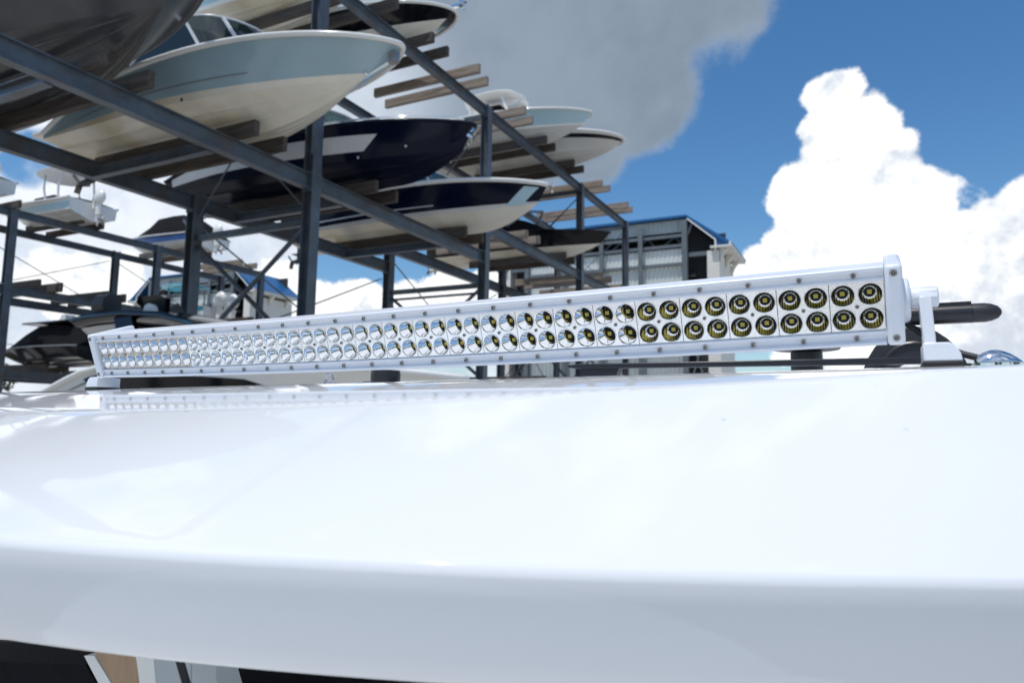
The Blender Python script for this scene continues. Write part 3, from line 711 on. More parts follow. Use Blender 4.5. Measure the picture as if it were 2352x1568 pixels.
for x, hh in ((.2, .2), (.9, .85), (2.0, 1.02), (3.2, .98), (4.2, .66), (5.4, .32), (6.8, .05)):
    w_ = .95*max(.12, 1-max(0, (x-3.4)/3.6)**1.6)
    rr.append([V((x, yy*w_, .70+hh*zz)) for yy, zz in ((-1.15, 0), (-.8, .92), (0, 1), (.8, .92), (1.15, 0))])
cv.rows(rr, False, True, True); cv.build('canvas_cover', 'canvas', b, ang=22)
ht = MB(); ht.rows([[V((x, yy, 1.66+zz)) for yy, zz in ((-1.1, 0), (-1.0, .08), (1.0, .08), (1.1, 0))] for x in (1.0, 2.6, 3.9)], True, True, True); ht.build('hard_top', 'blackhull', b, bevel=.02)
rd = MB(); rd.lathe([(.01, .34), (.2, .32), (.27, .22), (.27, .06), (.2, 0)], (2.7, 0, 1.74), n=18, cap1=True); rd.box((2.3, .2, 1.90), (.3, .4, .36)); rd.build('radar_dome', 'white_hull', b, ang=50)
rr_ = MB(); rr_.tube([(7.0, 0, .9), (7.1, 0, 1.12), (6.6, -.1, 1.1), (6.55, -.1, .8)], .02, 6); rr_.build('bow_rail', 'grey', b)

# ------------------------------------------------------------------ white wake boat beside us
b = boat('wake_boat', 'white and teal wake boat with black tower, half hidden behind the light bar', 8.0, -12.35, -.42, None)
h = hull(b, 7.6, 2.5, zs=(.98, 1.20, .99), drop=.35, zc=(.30, .62), fore=.93, full=2.6, bottom='blackhull', kc=.6, bands=((0, .5, 'hull_side', 'tealdark'), (.5, 1, 'upper_side', 'white_hull')), transom='white_hull', gr=.06)
bk = side_patch(b, h, ((.36, .05), (.92, .02), (.64, .70), (.27, .90)), 'side_graphic', 'blackhull', .01)
side_patch(b, h, ((.33, .15), (.37, .05), (.28, .90), (.20, .86)), 'teal_flash', 'tealdark', .012)
side_patch(b, h, ((.06, .66), (.24, .78), (.24, .82), (.06, .70)), 'side_stripe', 'grey', .012)
windscreen(b, h, .26, .46, .42, glassm='darkglass', frame='black', mull=False)
cp = MB(); rows = []
for x, zt in ((.75, 1.98), (1.2, 2.02), (2.0, 2.03), (2.9, 1.96), (3.5, 1.82), (3.9, 1.68)):
    rows.append([V((x, yy, zt+zz)) for yy, zz in ((-1.0, -.05), (-.98, .03), (-.5, .07), (.5, .07), (.98, .03), (1.0, -.05), (.9, -.12), (-.9, -.12))])
cp.rows(rows, True, True, True); cp.cur = 0; cp.build('tower_canopy', 'blackhull', b, ang=40)
cu = MB(); cu.rows([[V((x, yy, zt-.14)) for yy in (-.85, .85)] + [V((x, .7, zt-.26)), V((x, -.7, zt-.26))] for x, zt in ((.8, 1.98), (1.2, 2.01), (1.7, 2.02))], True, True, True); cu.build('canopy_storage', 'palegrey', b)
ct = MB(); ct.tube([(.75, -1.015, 1.96), (1.2, -1.015, 2.0), (2.0, -1.015, 2.01), (2.9, -1.015, 1.94), (3.5, -1.015, 1.80), (3.9, -1.015, 1.66)], .024, 6); ct.build('canopy_trim', 'tealdark', b)
for sg in (1, -1):
    l = MB(); l.rows([[V((x, sg*yy, zz)) for x in (xa, xa+.42)] + [V((xa+.42, sg*(yy-.08), zz)), V((xa, sg*(yy-.08), zz))] for xa, yy, zz in ((2.5, 1.14, 1.1), (2.1, 1.08, 1.55), (1.8, .98, 1.95))], True, True, True); l.build('tower_leg', 'blackhull', b, ang=40)
    l = MB(); l.tube([(3.5, sg*1.1, 1.15), (3.7, sg*1.0, 1.45), (3.65, sg*.9, 1.72)], .05, 8); l.build('tower_leg', 'blackhull', b, ang=40)
def pod(x, y, z, face, r=.17, L_=.34):
    p = MB(); p.rows([[V((x+k*L_, y+r*math.cos(a)*1.0, z+r*max(-.75, math.sin(a))*1.15)) for a in [2*math.pi*j/20 for j in range(20)]] for k in (-.5, -.4, .4, .5)], True, True, True)
    return p.build('tower_speaker', face, b, ang=50)
pod(1.05, -.62, 2.24, 'blackplastic', .17, .30); pod(1.05, .62, 2.24, 'blackplastic', .17, .30)
mr = MB(); mr.rows([[V((x, yy, 2.10+zz)) for x, yy, zz in ((1.55, -.45+d, .20), (1.70, -.5+d, .27), (2.2, -.5+d, .27), (2.35, -.5+d, .20), (2.2, -.4+d, -.04), (1.95, -.36+d, -.12), (1.78, -.38+d, -.02))] for d in (0, .09)], True, True, True); mr.build('tower_mirror', 'blackhull', b, ang=30)
ms = MB(); ms.tube([(1.95, -.36, 2.02), (2.35, -.3, 1.97), (2.6, -.2, 1.9)], .05, 8); ms.build('mirror_arm', 'blackhull', b)
sl_ = MB(); sl_.lathe([(.0, .02), (.09, .02), (.11, 0), (.10, -.08), (.03, -.16)], (2.38, -.8, 2.06), (.2, -1, -.1), 18); sl_.build('round_lamp', 'decal', b, ang=50)
ln = MB()
for k in range(7): ln.tube([(1.5+.10*k, -.5+.05*math.sin(k*2.1), 2.02+.03*math.sin(k)), (1.55+.10*k, -.4, 2.08+.04*math.sin(k*1.7))], .03, 6)
ln.build('board_rack', 'blackplastic', b)

# ------------------------------------------------------------------ storage sheds
def shed(loc, label):
    s = thing('storage_shed', label, 'shed', loc, 'blue roofed storage sheds')
    EZ, TZ, DY = 9.55-GZ, 11.02-GZ, 4.0       # eave, flat top, depth
    W = 13.6; xr = 0; xt = -2.1               # right eave x, right end of the flat top
    def mir(x): return -W - x + 0.0
    # roof: two steep blue slopes and the flat top
    r = MB(); prof = [(xr+.25, EZ-.22), (xt, TZ+.06), (mir(xt), TZ+.06), (mir(xr+.25), EZ-.22)]; prof2 = [(x+(-.16 if i == 0 else .16 if i == 3 else 0), z-.12) for i, (x, z) in enumerate(prof)]
    ring = prof + prof2[::-1]
    r.rows([[V((x, y, z)) for x, z in ring] for y in (-.15, DY+.4)], True, True, True); r.build('roof', 'roofblue', s, ang=0)
    for sg in (0, 1):
        fx = (lambda x: x) if sg == 0 else mir
        g_ = MB(); g_.prism([V((fx(x), -.06, z)) for x, z in ((xt+.12, TZ-.14), (xt+1.5, TZ-1.40), (xt+1.5, EZ-.42), (xr+.10, EZ-.28))], (0, .12, 0)); g_.build('gable_panel', 'roofblue', s, ang=0)
        g_ = MB(); g_.prism([V((fx(x), 1.0, z)) for x, z in ((xt-.15, 0), (xt+1.3, 0), (xt+1.3, TZ-1.32), (xt+.0, TZ-.25), (xt-.15, TZ-.2))], (0, .1, 0)); g_.build('bay_shade_panel', 'inside_shade', s, ang=0)  # dark sheet standing in for the shade deep in the bay
        t_ = MB(); t_.beam((fx(xt+.05), -.10, TZ-.16), (fx(xt+1.5), -.10, TZ-1.44), .08, .07); t_.beam((fx(xt+1.5), -.10, TZ-1.44), (fx(xt+1.5), -.10, EZ-.55), .08, .07); t_.build('opening_trim', 'white_hull', s)
        c_ = MB(); x0 = fx(xt+1.15); c_.box((fx(xt+1.35), .45, (EZ-.5)/2), (.62, .9, EZ-.5)); c_.build('corner_pier', 'stucco', s, ang=0)
        c_ = MB(); c_.box((fx(xr-.35), DY/2, EZ-.36), (1.0, DY+.5, .10)); c_.box((fx(xr+.16), DY/2, EZ-.30), (.10, DY+.6, .26))
        for q in range(3): c_.prism([V((fx(x), .05+q*1.7, z)) for x, z in ((xt+1.7, EZ-.42), (xt+1.7, EZ-1.1), (xt+1.85, EZ-.75), (xr+.0, EZ-.42))], (0, .25, 0))
        c_.build('eave_soffit', 'stucco', s, ang=0)
        c_ = MB(); c_.box((fx(xt+1.5), DY/2+.3, (EZ-.6)/2), (.28, DY-.2, EZ-.6)); c_.build('end_wall', 'stucco', s, ang=0)
        st = MB(); xa = fx(xt-.1)
        st.box((xa, .0, (TZ-.2)/2), (.28, .3, TZ-.2)); st.build('column', 'shedsteel', s, ang=0)
        br = MB(); xb = fx(xt+1.0)
        for z0 in (1.0, 5.2): br.tube([(xa, .2, z0), (xb, .2, z0+3.6)], .05, 6); br.tube([(xb, .3, z0), (xa, .3, z0+3.6)], .05, 6)
        br.beam((xa, .15, EZ-.6), (xb+(.3 if sg == 0 else -.3), .15, EZ-.6), .16, .22); br.beam((xa, .1, TZ-1.3), (fx(xt+.25), .1, TZ-.4), .12, .12); br.build('bracing', 'shedsteel', s, ang=0)
    bk = MB(); bk.box((-W/2, DY-.05, TZ/2-.04), (W-1.6, .1, TZ-.08)); bk.build('back_wall', 'inside_shade', s, ang=0)
    bk = MB(); bk.box((-W/2, DY/2+.1, TZ-.14), (W-4.3, DY-.5, .06)); bk.build('ceiling_shade_panel', 'inside_shade', s, ang=0)  # dark sheet that paints the shade under the roof
    # front between the columns: top cladding band, girts, two tiers of cladding
    xl, xr2 = mir(xt-.24), xt-.24
    def clad(z0, z1, y, m):
        c_ = MB(); n_ = 150; pts = []
        for i in range(n_+1):
            x = lerp(xl, xr2, i/n_); pts.append((x, y + (.035 if (i//2) % 2 else 0)))
        c_.rows([[V((x, yy, z)) for x, yy in pts] for z in (z0, z1)]); c_.build('cladding', m, s, ang=0)
    clad(TZ-.78, TZ-.10, .12, 'claddinggrey')
    clad(EZ-1.02, EZ-.22, .05, 'cladding'); clad(EZ-2.35, EZ-1.14, .10, 'cladding'); clad(EZ-3.6, EZ-2.45, .10, 'cladding'); clad(EZ-9.6, EZ-3.7, .15, 'claddinggrey')
    for z in (TZ-1.02, TZ-1.56, EZ-1.08, EZ-2.4, EZ-3.65):
        g_ = MB(); g_.beam((xl, -.02, z), (xr2, -.02, z), .14, .16); g_.build('girt', 'shedsteel', s, ang=0)
    for q in range(1, 4):
        c_ = MB(); c_.box((lerp(xl, xr2, q/4), -.16, (TZ-.4)/2), (.24, .1, TZ-.4)); c_.build('column', 'shedsteel', s, ang=0)
    for q in range(6):
        t_ = MB(); xx = lerp(xl, xr2, (q+.5)/6); t_.beam((xx-.7, .6, TZ-1.6), (xx+.2, .6, TZ-.9), .09, .09); t_.beam((xx+.2, .6, TZ-.9), (xx+.8, .6, TZ-1.6), .09, .09); t_.build('truss_web', 'shedsteel', s, ang=0)
    lf = MB(); lf.box((-W/2, 1.5, EZ-1.7), (W-3.4, 2.6, .12)); lf.build('loft_floor', 'inside_shade', s, ang=0)
    return s
shed((-6.45, 37, GZ), 'gray storage shed with blue roof corners, at the end of the near rack')
shed((-39.75, 37, GZ), 'smaller looking storage shed with blue roof, beyond the far rack at left')

# ------------------------------------------------------------------ trees at the far left
def tree(x, y, hgt, rad, label):
    t = thing('tree', label, 'tree', (x, y, GZ), 'trees beyond the far rack')
    k = MB(); k.tube([(0, 0, 0), (.05, .02, hgt*.4), (-.03, 0, hgt*.8)], [.16, .12, .05], 8)
    for a in (0.3, 2.2, 4.1): k.tube([(0, 0, hgt*.45), (rad*.6*math.cos(a), rad*.6*math.sin(a), hgt*.75)], [.07, .02], 6)
    k.build('trunk', 'bark', t, ang=60)
    c = MB(); rnd = random.Random(int(x*7+y))
    cl = [(rnd.uniform(-1, 1)*rad*.7, rnd.uniform(-1, 1)*rad*.7, hgt*rnd.uniform(.45, .92), rad*rnd.uniform(.28, .5)) for _ in range(16)]
    for _ in range(2600):
        cx, cy, cz, r = rnd.choice(cl); d = V((rnd.gauss(0, 1), rnd.gauss(0, 1), rnd.gauss(0, 1))).normalized()*r*rnd.uniform(.6, 1.05)
        p = V((cx, cy, cz)) + d; q = V((rnd.gauss(0, 1), rnd.gauss(0, 1), rnd.gauss(0, 1))).normalized(); e = q.orthogonal().normalized(); s_ = rnd.uniform(.07, .15)
        c.add([p-q*s_, p+e*s_*.5, p+q*s_, p-e*s_*.5], [(0, 1, 2, 3)])
    c.build('crown', 'leaf', t, ang=0)
for i, (x, y, hh, lb) in enumerate(((-46, 21.5, 6.2, 'dark green tree right beside the lower left rack post'), (-47, 24.5, 6.4, 'bushy green tree behind the white wake boat stern'), (-45, 19.0, 6.0, 'green tree cut by the left edge'))): tree(x, y, hh, 2.0, lb)

# tree wall added behind the viewer, unseen, to darken reflections in the chrome
tl_ = MB(); rnd = random.Random(3); rows = []
for i in range(121):
    a = math.radians(-168 + 156*i/120); r = 38 + 2*math.sin(i*.7) + rnd.uniform(-.7, .7); hgt = 6.5 + 1.8*math.sin(i*.31) + 1.2*math.sin(i*1.13) + rnd.uniform(-.9, .9)
    rows.append([V(((r+dr)*math.cos(a), (r+dr)*math.sin(a), GZ + hgt*zz + rnd.uniform(-.3, .3)*(zz > .1))) for dr, zz in ((0, 0), (-.9, .3), (-.3, .62), (.6, .88), (2.2, 1.0), (4.5, .8), (5.5, 0))])
tl_.rows(rows); o = tl_.build('added_treeline', 'leaf', ang=0); o['kind'] = 'stuff'
# ------------------------------------------------------------------ light bar
BR = V((.01279, .80161, .12351)); MOD = .0508; LEN = 25*MOD; SAG = .0236
_a, _b, _c = .01266, -.01088, .33121
U = V((-math.cos(_a)*math.cos(_b), math.sin(_a)*math.cos(_b), math.sin(_b)))
_d0 = (V((0, 0, -1)) - U*(-U.z)).normalized(); _n0 = _d0.cross(U)
DN = (_d0*math.cos(_c) + _n0*math.sin(_c)).normalized(); NB = DN.cross(U)     # down across the face, and back away from the camera
bar = thing('light_bar', 'long curved white LED light bar with two rows of lamps on the hardtop', 'light bar', tuple(BR))
def sag(s): t = s/LEN; return SAG*4*t*(1-t)
def bp(s, d, n): return U*s + DN*d + NB*(n - sag(s))
def bframe(s):
    e = .001; T = (bp(s+e, 0, 0)-bp(s-e, 0, 0)).normalized(); fr = T.cross(DN)
    return T, DN, fr
HH = .0402
prof = [(-HH, .004), (-HH, -.0035), (-HH+.0012, -.0052), (-.0372, -.0052), (-.0358, -.0035), (-.0350, .0), (-.0300, .0), (-.0290, -.0016), (-.0280, -.0026), (-.0262, -.0026), (-.0254, -.0016), (-.0252, .0180)]
loop = prof + [(.0252, .0180)] + [(-d, n) for d, n in prof[::-1][1:]] + [(HH, .030), (.036, .032), (.034, .072), (-.034, .072), (-.036, .032), (-HH, .030)]
hs = MB(); ns = 60
hs.rows([[bp(LEN*i/ns, d, n) for d, n in loop] for i in range(ns+1)], True, True, True)
hs.build('housing', 'powder', bar, ang=30)
fins = MB()
for k in range(9):
    d = -.030 + .0075*k
    fins.rows([[bp(LEN*i/30, d+dd, nn) for dd, nn in ((-.0012, .0725), (.0012, .0725), (.0008, .090), (-.0008, .090))] for i in range(31)], True, True, True)
fins.build('cooling_fins', 'powder', bar, ang=30)
# dark strip around the lamp panel
gk = MB()
gk.rows([[bp(LEN*i/ns, d, .0172) for d in (-.0251, .0251)] for i in range(ns+1)]); gk.build('gasket', 'gasket', bar, ang=60)

def cup_mesh(kind):
    b = MB(); n = 32; R0, R1, dep = .0114, .0044, .0132
    pr = [(R0+.0004, .0004), (R0+.0002, .0008), (R0-.0004, .0006)]; K_ = 18
    for k in range(K_+1):
        u = k/K_; r = lerp(R0-.0005, R1, u); q_ = 1.05 if kind == 'spot' else 2.2; z = -dep*(1-((r-R1)/(R0-R1))**q_)
        pass
        if kind == 'spot' and 0: pass
        pr.append((r, z))
    rows = []; nd = sum(1 for r, z in pr if r > (.0056 if kind == 'flood' else .0049))
    for r, z in pr:
        row = []
        for j in range(n):
            a = 2*math.pi*j/n
            x, y = r*math.cos(a), r*math.sin(a)
            row.append(V((x, y, z)))
        rows.append(row)
    b.rows(rows[:nd+1], True); b.cur = 1; b.rows(rows[nd:], True)
    b.lathe([(R1+.0003, -dep-.0001), (.001, -dep-.0001)], n=n, cap1=True)
    for j in range(3):
        a = j*2.1+.4; b.lathe([(.0004, -dep+.0003), (.0001, -dep+.0004)], (.0034*math.cos(a), .0034*math.sin(a), 0), n=6, cap1=True)
    return b
def plate_mesh():
    b = MB(); c_ = .0127; hh = .02515; hw = .0251; n = 32
    for cx in (-c_, c_):
        for cy in (-c_, c_):
            x0, x1 = (-hw, 0) if cx < 0 else (0, hw); y0, y1 = (-hh, 0) if cy < 0 else (0, hh)
            inner, outer = [], []
            for j in range(n):
                a = 2*math.pi*(j+.5)/n; dx, dy = math.cos(a), math.sin(a)
                inner.append(V((cx+.0116*dx, cy*.985+.0116*dy, 0)))
                t = min((x1-cx)/dx if dx > 0 else (x0-cx)/dx, (y1-cy*.985)/dy if dy > 0 else (y0-cy*.985)/dy)
                outer.append(V((cx+t*dx, cy*.985+t*dy, 0)))
            # pull the nearest ray onto the corner of the cell
            for qx in (x0, x1):
                for qy in (y0, y1):
                    j = min(range(n), key=lambda k_: (outer[k_]-V((qx, qy, 0))).length); outer[j] = V((qx, qy, 0))
            b.rows([inner, outer], True)
    b.rows([[V((x, y, z)) for x, y in ((-hw, -hh), (hw, -hh), (hw, hh), (-hw, hh))] for z in (0, -.006)], True)
    return b
def screw_mesh(r=.0026, hgt=.0026):
    b = MB(); b.lathe([(r*.55, -.001), (r, -.0005), (r, hgt*.8), (r*.86, hgt), (r*.58, hgt)], n=18)
    b.cur = 1; b.lathe([(r*.58, hgt), (r*.52, hgt*.4), (r*.30, hgt*.35)], n=6); b.cur = 0; b.lathe([(r*.30, hgt*.35), (r*.22, hgt*.7), (r*.01, hgt*.72)], n=10, cap1=True); return b  # socket recess coloured dark to stand for the shade in it
chip = MB(); chip.box((0, 0, 0), (.0043, .0043, .0008)); CH = chip.build('led_chip', 'phosphor', None)
cupS = cup_mesh('spot').build('reflector', ['chrome', 'pcb'], None, ang=60); cupF = cup_mesh('flood').build('reflector', ['ribbed', 'pcb'], None, ang=60)
scS = screw_mesh(.0021, .0012).build('plate_screw', ['steel', 'gasket'], None, ang=40); scR = screw_mesh().build('rim_screw', ['steel', 'gasket'], None, ang=40)
plates = {k: plate_mesh().build('reflector_plate', k, None, ang=0) for k in ('plate', 'plate_grain', 'plate_dull')}
def put(src, parent, mtx):
    o = bpy.data.objects.new(src.name.split('.')[0], src.data); COL.objects.link(o); o.parent = parent; o.matrix_local = mtx; return o
for i in range(25):
    s = (i+.5)*MOD; T, D_, FR = bframe(s); o_ = bp(s, 0, .0015)
    mx = Matrix(((T.x, D_.x, FR.x, o_.x), (T.y, D_.y, FR.y, o_.y), (T.z, D_.z, FR.z, o_.z), (0, 0, 0, 1)))
    k = 'plate_grain' if i < 5 else ('plate_dull' if i >= 20 else 'plate')
    pl = put(plates[k], bar, mx)
    for cx in (-.0127, .0127):
        for cy in (-.0127, .0127):
            put(cupF if (i < 5 or i >= 20) else cupS, pl, Matrix.Translation((cx, cy*.985, 0)))
            put(CH, pl, Matrix.Translation((cx, cy*.985, -.0126)))
    put(scS, pl, Matrix.Translation((0, 0, 0)))
    for d in (-.0325, .0325):
        o_ = bp(s+.002, d, 0)
        put(scR, bar, Matrix(((T.x, D_.x, FR.x, o_.x), (T.y, D_.y, FR.y, o_.y), (T.z, D_.z, FR.z, o_.z), (0, 0, 0, 1))))
for o in [CH, cupS, cupF, scS, scR] + list(plates.values()): bpy.data.objects.remove(o)

def local_box(b, s0, s1, d0, d1, n0, n1, so=0):   # box in the bar's end frame
    vs = [U*s + DN*d + NB*n for s in (s0, s1) for d in (d0, d1) for n in (n0, n1)]
    b.add(vs, [(0, 1, 3, 2), (4, 6, 7, 5), (0, 4, 5, 1), (2, 3, 7, 6), (0, 2, 6, 4), (1, 5, 7, 3)])
def roof_local(pt):                            # bar-local point dropped on the roof
    p = pt + BR; return V((p.x, p.y, roof_at(p.x, p.y)))
for end in (0, 1):
    sg = -1 if end == 0 else 1; s0 = 0 if end == 0 else LEN
    w = .0165
    cp_ = MB(); local_box(cp_, s0+sg*.0004, s0+sg*w, -.0411, .0411, -.0065, .080)
    ec = cp_.build('end_cap', 'powder', bar, bevel=.004, seg=3)
    for d in (-.0325, .0330):
        T, D_, FR = -U*1.0, DN, -NB
        o_ = U*(s0+sg*w*.52) + DN*d + NB*(-.0066)
        T = U; put_m = Matrix(((T.x, DN.x, -NB.x, o_.x), (T.y, DN.y, -NB.y, o_.y), (T.z, DN.z, -NB.z, o_.z), (0, 0, 0, 1)))
        q = screw_mesh(.0036, .0008).build('cap_screw', ['steel', 'gasket'], ec, ang=40); q.matrix_local = put_m
    nb = .036
    bo = MB(); c0 = U*(s0+sg*(w-.001)) + NB*nb + DN*.003
    bo.lathe([(.0232, 0), (.0232, .0042), (.0215, .0066), (.018, .0078)], c0, U*sg, 36, True, True); bo.build('hub', 'powder', ec, ang=40)
    br = thing_part = bpy.data.objects.new('mounting_bracket', None)
    pv = MB(); c1 = c0 + U*sg*.0076 + DN*(-.002)
    pv.lathe([(.0100, 0), (.0108, .0018), (.0108, .0242), (.0098, .0255)], c1, U*sg, 28, True, True)
    # arm straight down in the world to the roof, then a foot turned outwards
    ax = c1 + U*sg*.0128
    wx = V((-1, 0, 0)) if sg > 0 else V((1, 0, 0)); wy = V((0, 1, 0))
    rl_ = roof_local(ax) - BR; zb = rl_.z + .004
    aw = .0056
    pts = [(ax + wx*a_ + wy*b_) for a_, b_ in ((-aw, -.011), (aw, -.011), (aw, .011), (-aw, .011))]
    lean = wx*.0035
    rowsb = [[V((p.x, p.y, ax.z)) for p in pts], [V((p.x, p.y, zb)) + lean for p in pts]]
    pv.rows(rowsb, True, True, True)
    # foot: rounded block outward
    f0 = V((ax.x, ax.y, zb)) + lean
    fp = [(-aw-.002, 0), (.0262, 0), (.0245, .008), (.0205, .0155), (.0150, .0188), (-aw-.002, .0188)]
    pv.prism([f0 + wx*a_ + V((0, 0, z_)) - wy*.017 for a_, z_ in fp], wy*.046)
    brk = pv.build('mounting_bracket', 'powder', bar, ang=40, bevel=.0022, seg=3)
    pd = MB(); pd.prism([f0 + wx*a_ - wy*.018 + V((0, 0, -.0005)) for a_ in (-aw-.003, .0272)] + [f0 + wx*a_ - wy*.018 + V((0, 0, -.0050)) for a_ in (.0272, -aw-.003)], wy*.048)
    pd.build('rubber_pad', 'rubber', brk, bevel=.001)
# cable from the right hub to the clam shell
cb = MB()
p0 = at(2085, 745, y=.845) - BR; p3 = at(2248, 822, y=.84) - BR
pa = at(2125, 772, y=.850) - BR; pb = at(2180, 802, y=.852) - BR
cb.tube([p0 + V((-.012, 0, .012)), p0, (p0+pa)/2, pa, (pa+pb)/2 + V((0, 0, -.0006)), pb, (pb+p3)/2 + V((0, 0, -.0008)), p3, p3+V((.012, 0, -.002))], .0034, 12)
cb.build('power_cable', 'rubber', bar, ang=60)

# chrome clam shell over the cable hole
c0 = at(2240, 831, y=.84); cl_len = .041
zc_ = roof_at(c0.x+.025, .84)
cs = thing('cable_cover', 'polished chrome clam shell cable cover at the right end of the hardtop', 'cable cover', (c0.x, .84, zc_-.0005))
sh_ = MB(); rows = []
for i in range(13):
    u = i/12; hgt = max(.0004, .0140*math.sin(math.pi*min(1, .17+u*.83))**.9)
    wd = .0125*(math.sin(math.pi*min(.999, .24+u*.76)))**.6 + .001
    rows.append([V((u*cl_len, -wd*math.cos(a), .0012 + hgt*math.sin(a))) for a in [math.pi*k/16 for k in range(17)]])
sh_.rows(rows); so_ = sh_.build('shell', 'polished', cs, ang=70)
sm = so_.modifiers.new('solid', 'SOLIDIFY'); sm.thickness = .0008
fl = MB(); fl.rows([[V((x*.82, yy, z)) for x, yy in ((-.014, -.006), (-.006, -.014), (.012, -.018), (.04, -.017), (.058, -.010), (.066, -.003), (.066, .003), (.058, .010), (.04, .017), (.012, .018), (-.006, .014), (-.014, .006))] for z in (-.006, .0011)], True, True, True); fl.build('flange', 'polished', cs, ang=30)
for x in (-.007, .0475):
    q = screw_mesh(.0032, .0012).build('flange_screw', ['steel', 'gasket'], cs, ang=40, matrix=Matrix.Translation((x, 0, .0011)))

# ------------------------------------------------------------------ other fittings on the roof behind the bar
# black tube on a curved bracket with a low rail
ty = 1.75
tip = at(2298, 716, y=ty); tl = at(2040, 727.5, y=ty)
tr = .0205
zr = roof_at(.12, ty)
aw_ = thing('roof_rail', 'black tube with rounded end on a curved bracket, right behind the light bar', 'roof rail', (tip.x, ty, zr))
t_ = MB(); ex = tip.x - .050
t_.tube([(-1.25, ty, tip.z-.004), (-.5, ty, tip.z-.002), (ex, ty, tip.z)], tr, 20); t_.build('tube', 'black', aw_, world=True, ang=50)
t_ = MB(); t_.beam((-1.2, ty-.004, tip.z+tr*.95), (ex-.001, ty-.004, tip.z+tr*1.02), .014, .006); t_.build('tube_track', 'black', aw_, world=True)
ecp = MB(); ecp.lathe([(tr*.98, 0), (tr*.98, .022), (tr*.86, .034), (tr*.62, .045), (tr*.3, .0505), (.001, .052)], (ex+.0006, ty, tip.z), (1, 0, 0), 24, True, True); ecp.build('tube_end_cap', 'blackplastic', aw_, world=True, ang=50)
# curved bracket: a quarter ring plate from the tube to the roof
bcx = at(2100, 850, y=ty); Ro = .110; Ri = .060
cv = MB(); rows = []
for k in range(17):
    a = math.pi*(k/16)*.98
    rows.append([V((bcx.x + r*math.cos(a), ty+yy, zr-.01 + r*math.sin(a)*1.5)) for r, yy in ((Ro, -.022), (Ro, .022), (Ri, .022), (Ri, -.022))])
cv.rows(rows, True, True, True); cv.build('curved_bracket', 'blackplastic', aw_, world=True, ang=40, bevel=.003)
rb = MB(); rows = []
for k in range(15):
    a = math.pi*(.06+.86*k/14); r = .086
    rows.append(V((bcx.x + r*math.cos(a), ty-.024, zr-.01 + r*math.sin(a)*1.5)))
rb.tube(rows, .004, 6); rb.build('bracket_rib', 'black', aw_, world=True)
cl_ = MB(); q = V((bcx.x+Ro*.97, ty-.01, zr+.045))
cl_.tube([q, q+V((.016, 0, .004))], .003, 6); cl_.tube([q-V((0, 0, .010)), q+V((.016, 0, -.008))], .003, 6); cl_.build('bracket_clip', 'blackplastic', aw_, world=True)
la = at(1306, 842, y=1.62); lb = at(2120, 828, y=1.62)
lr = MB(); lr.rows([[V((x, 1.62+dy, lerp(la.z, lb.z, (x-la.x)/(lb.x-la.x))+dz)) for dy, dz in ((-.008, -s_*.0062), (.008, -s_*.0062), (.008, s_*.0062), (-.008, s_*.0062))] for x, s_ in ((la.x, .45), (la.x+.03, 1), (-.4, 1), (lb.x+.05, 1.15))], True, True, True); lr.build('lower_rail', 'black', aw_, world=True, bevel=.002)
ft = MB(); fq = at(1380, 862, y=1.63)
ft.prism([V((fq.x-.05, 1.62, la.z-.006)), V((fq.x+.05, 1.62, la.z-.004)), V((fq.x+.03, 1.62, la.z-.05)), V((fq.x-.045, 1.62, la.z-.05))], (0, .03, 0)); ft.build('rail_foot', 'blackplastic', aw_, world=True)

def on_roof(name, label, cat, x, y): return thing(name, label, cat, (x, y, roof_at(x, y)))
# black disc antenna between the bar and the low rail
pq = at(1852, 800, y=2.05)
a_ = thing('disc_antenna', 'flat black disc antenna on a stubby stem under the right half of the light bar', 'antenna', (pq.x, 2.05, roof_at(pq.x, 2.05)))
m_ = MB(); hz = pq.z - a_.location.z
m_.lathe([(.040, 0), (.040, hz-.012), (.032, hz-.006)], n=20, cap1=True); m_.build('stem', 'blackplastic', a_, ang=40)
m_ = MB(); m_.lathe([(.03, hz-.008), (.082, hz-.004), (.085, hz), (.08, hz+.006), (.02, hz+.010)], n=28, cap1=True, cap0=True); m_.build('disc', 'blackplastic', a_, ang=40)
# squat black unit
pq = at(886, 852, y=1.06); ux, uz = pq.x, roof_at(pq.x, 1.06)
a_ = thing('roof_speaker', 'squat black roof unit with rounded side, under the middle of the light bar', 'roof unit', (ux, 1.06, uz))
m_ = MB(); rows = []
for k in range(9):
    u = k/8; r = lerp(.021, .0265, math.sin(u*math.pi*.75)**.8); rows.append([V((1.05*r*math.cos(a), r*math.sin(a), -.002+u*.034)) for a in [2*math.pi*j/24 for j in range(24)]])
m_.rows(rows, True, True, True); m_.build('body', 'blackplastic', a_, ang=50)
m_ = MB(); m_.rows([[V((x, yy, z)) for x, yy in ((-.046, -.02), (.04, -.03), (.1, -.02), (.1, .03), (-.046, .03))] for z in (-.004, .004)], True, True, True); m_.build('base_plate', 'rubber', a_, bevel=.002)
m_ = MB(); m_.tube([(-.055, -.01, .004), (-.04, -.01, .0065), (-.012, -.01, .0065), (-.006, -.01, .0065)], [.003, .006, .0065, .0055], 12); m_.build('cable_gland', 'rubber', a_, ang=50)
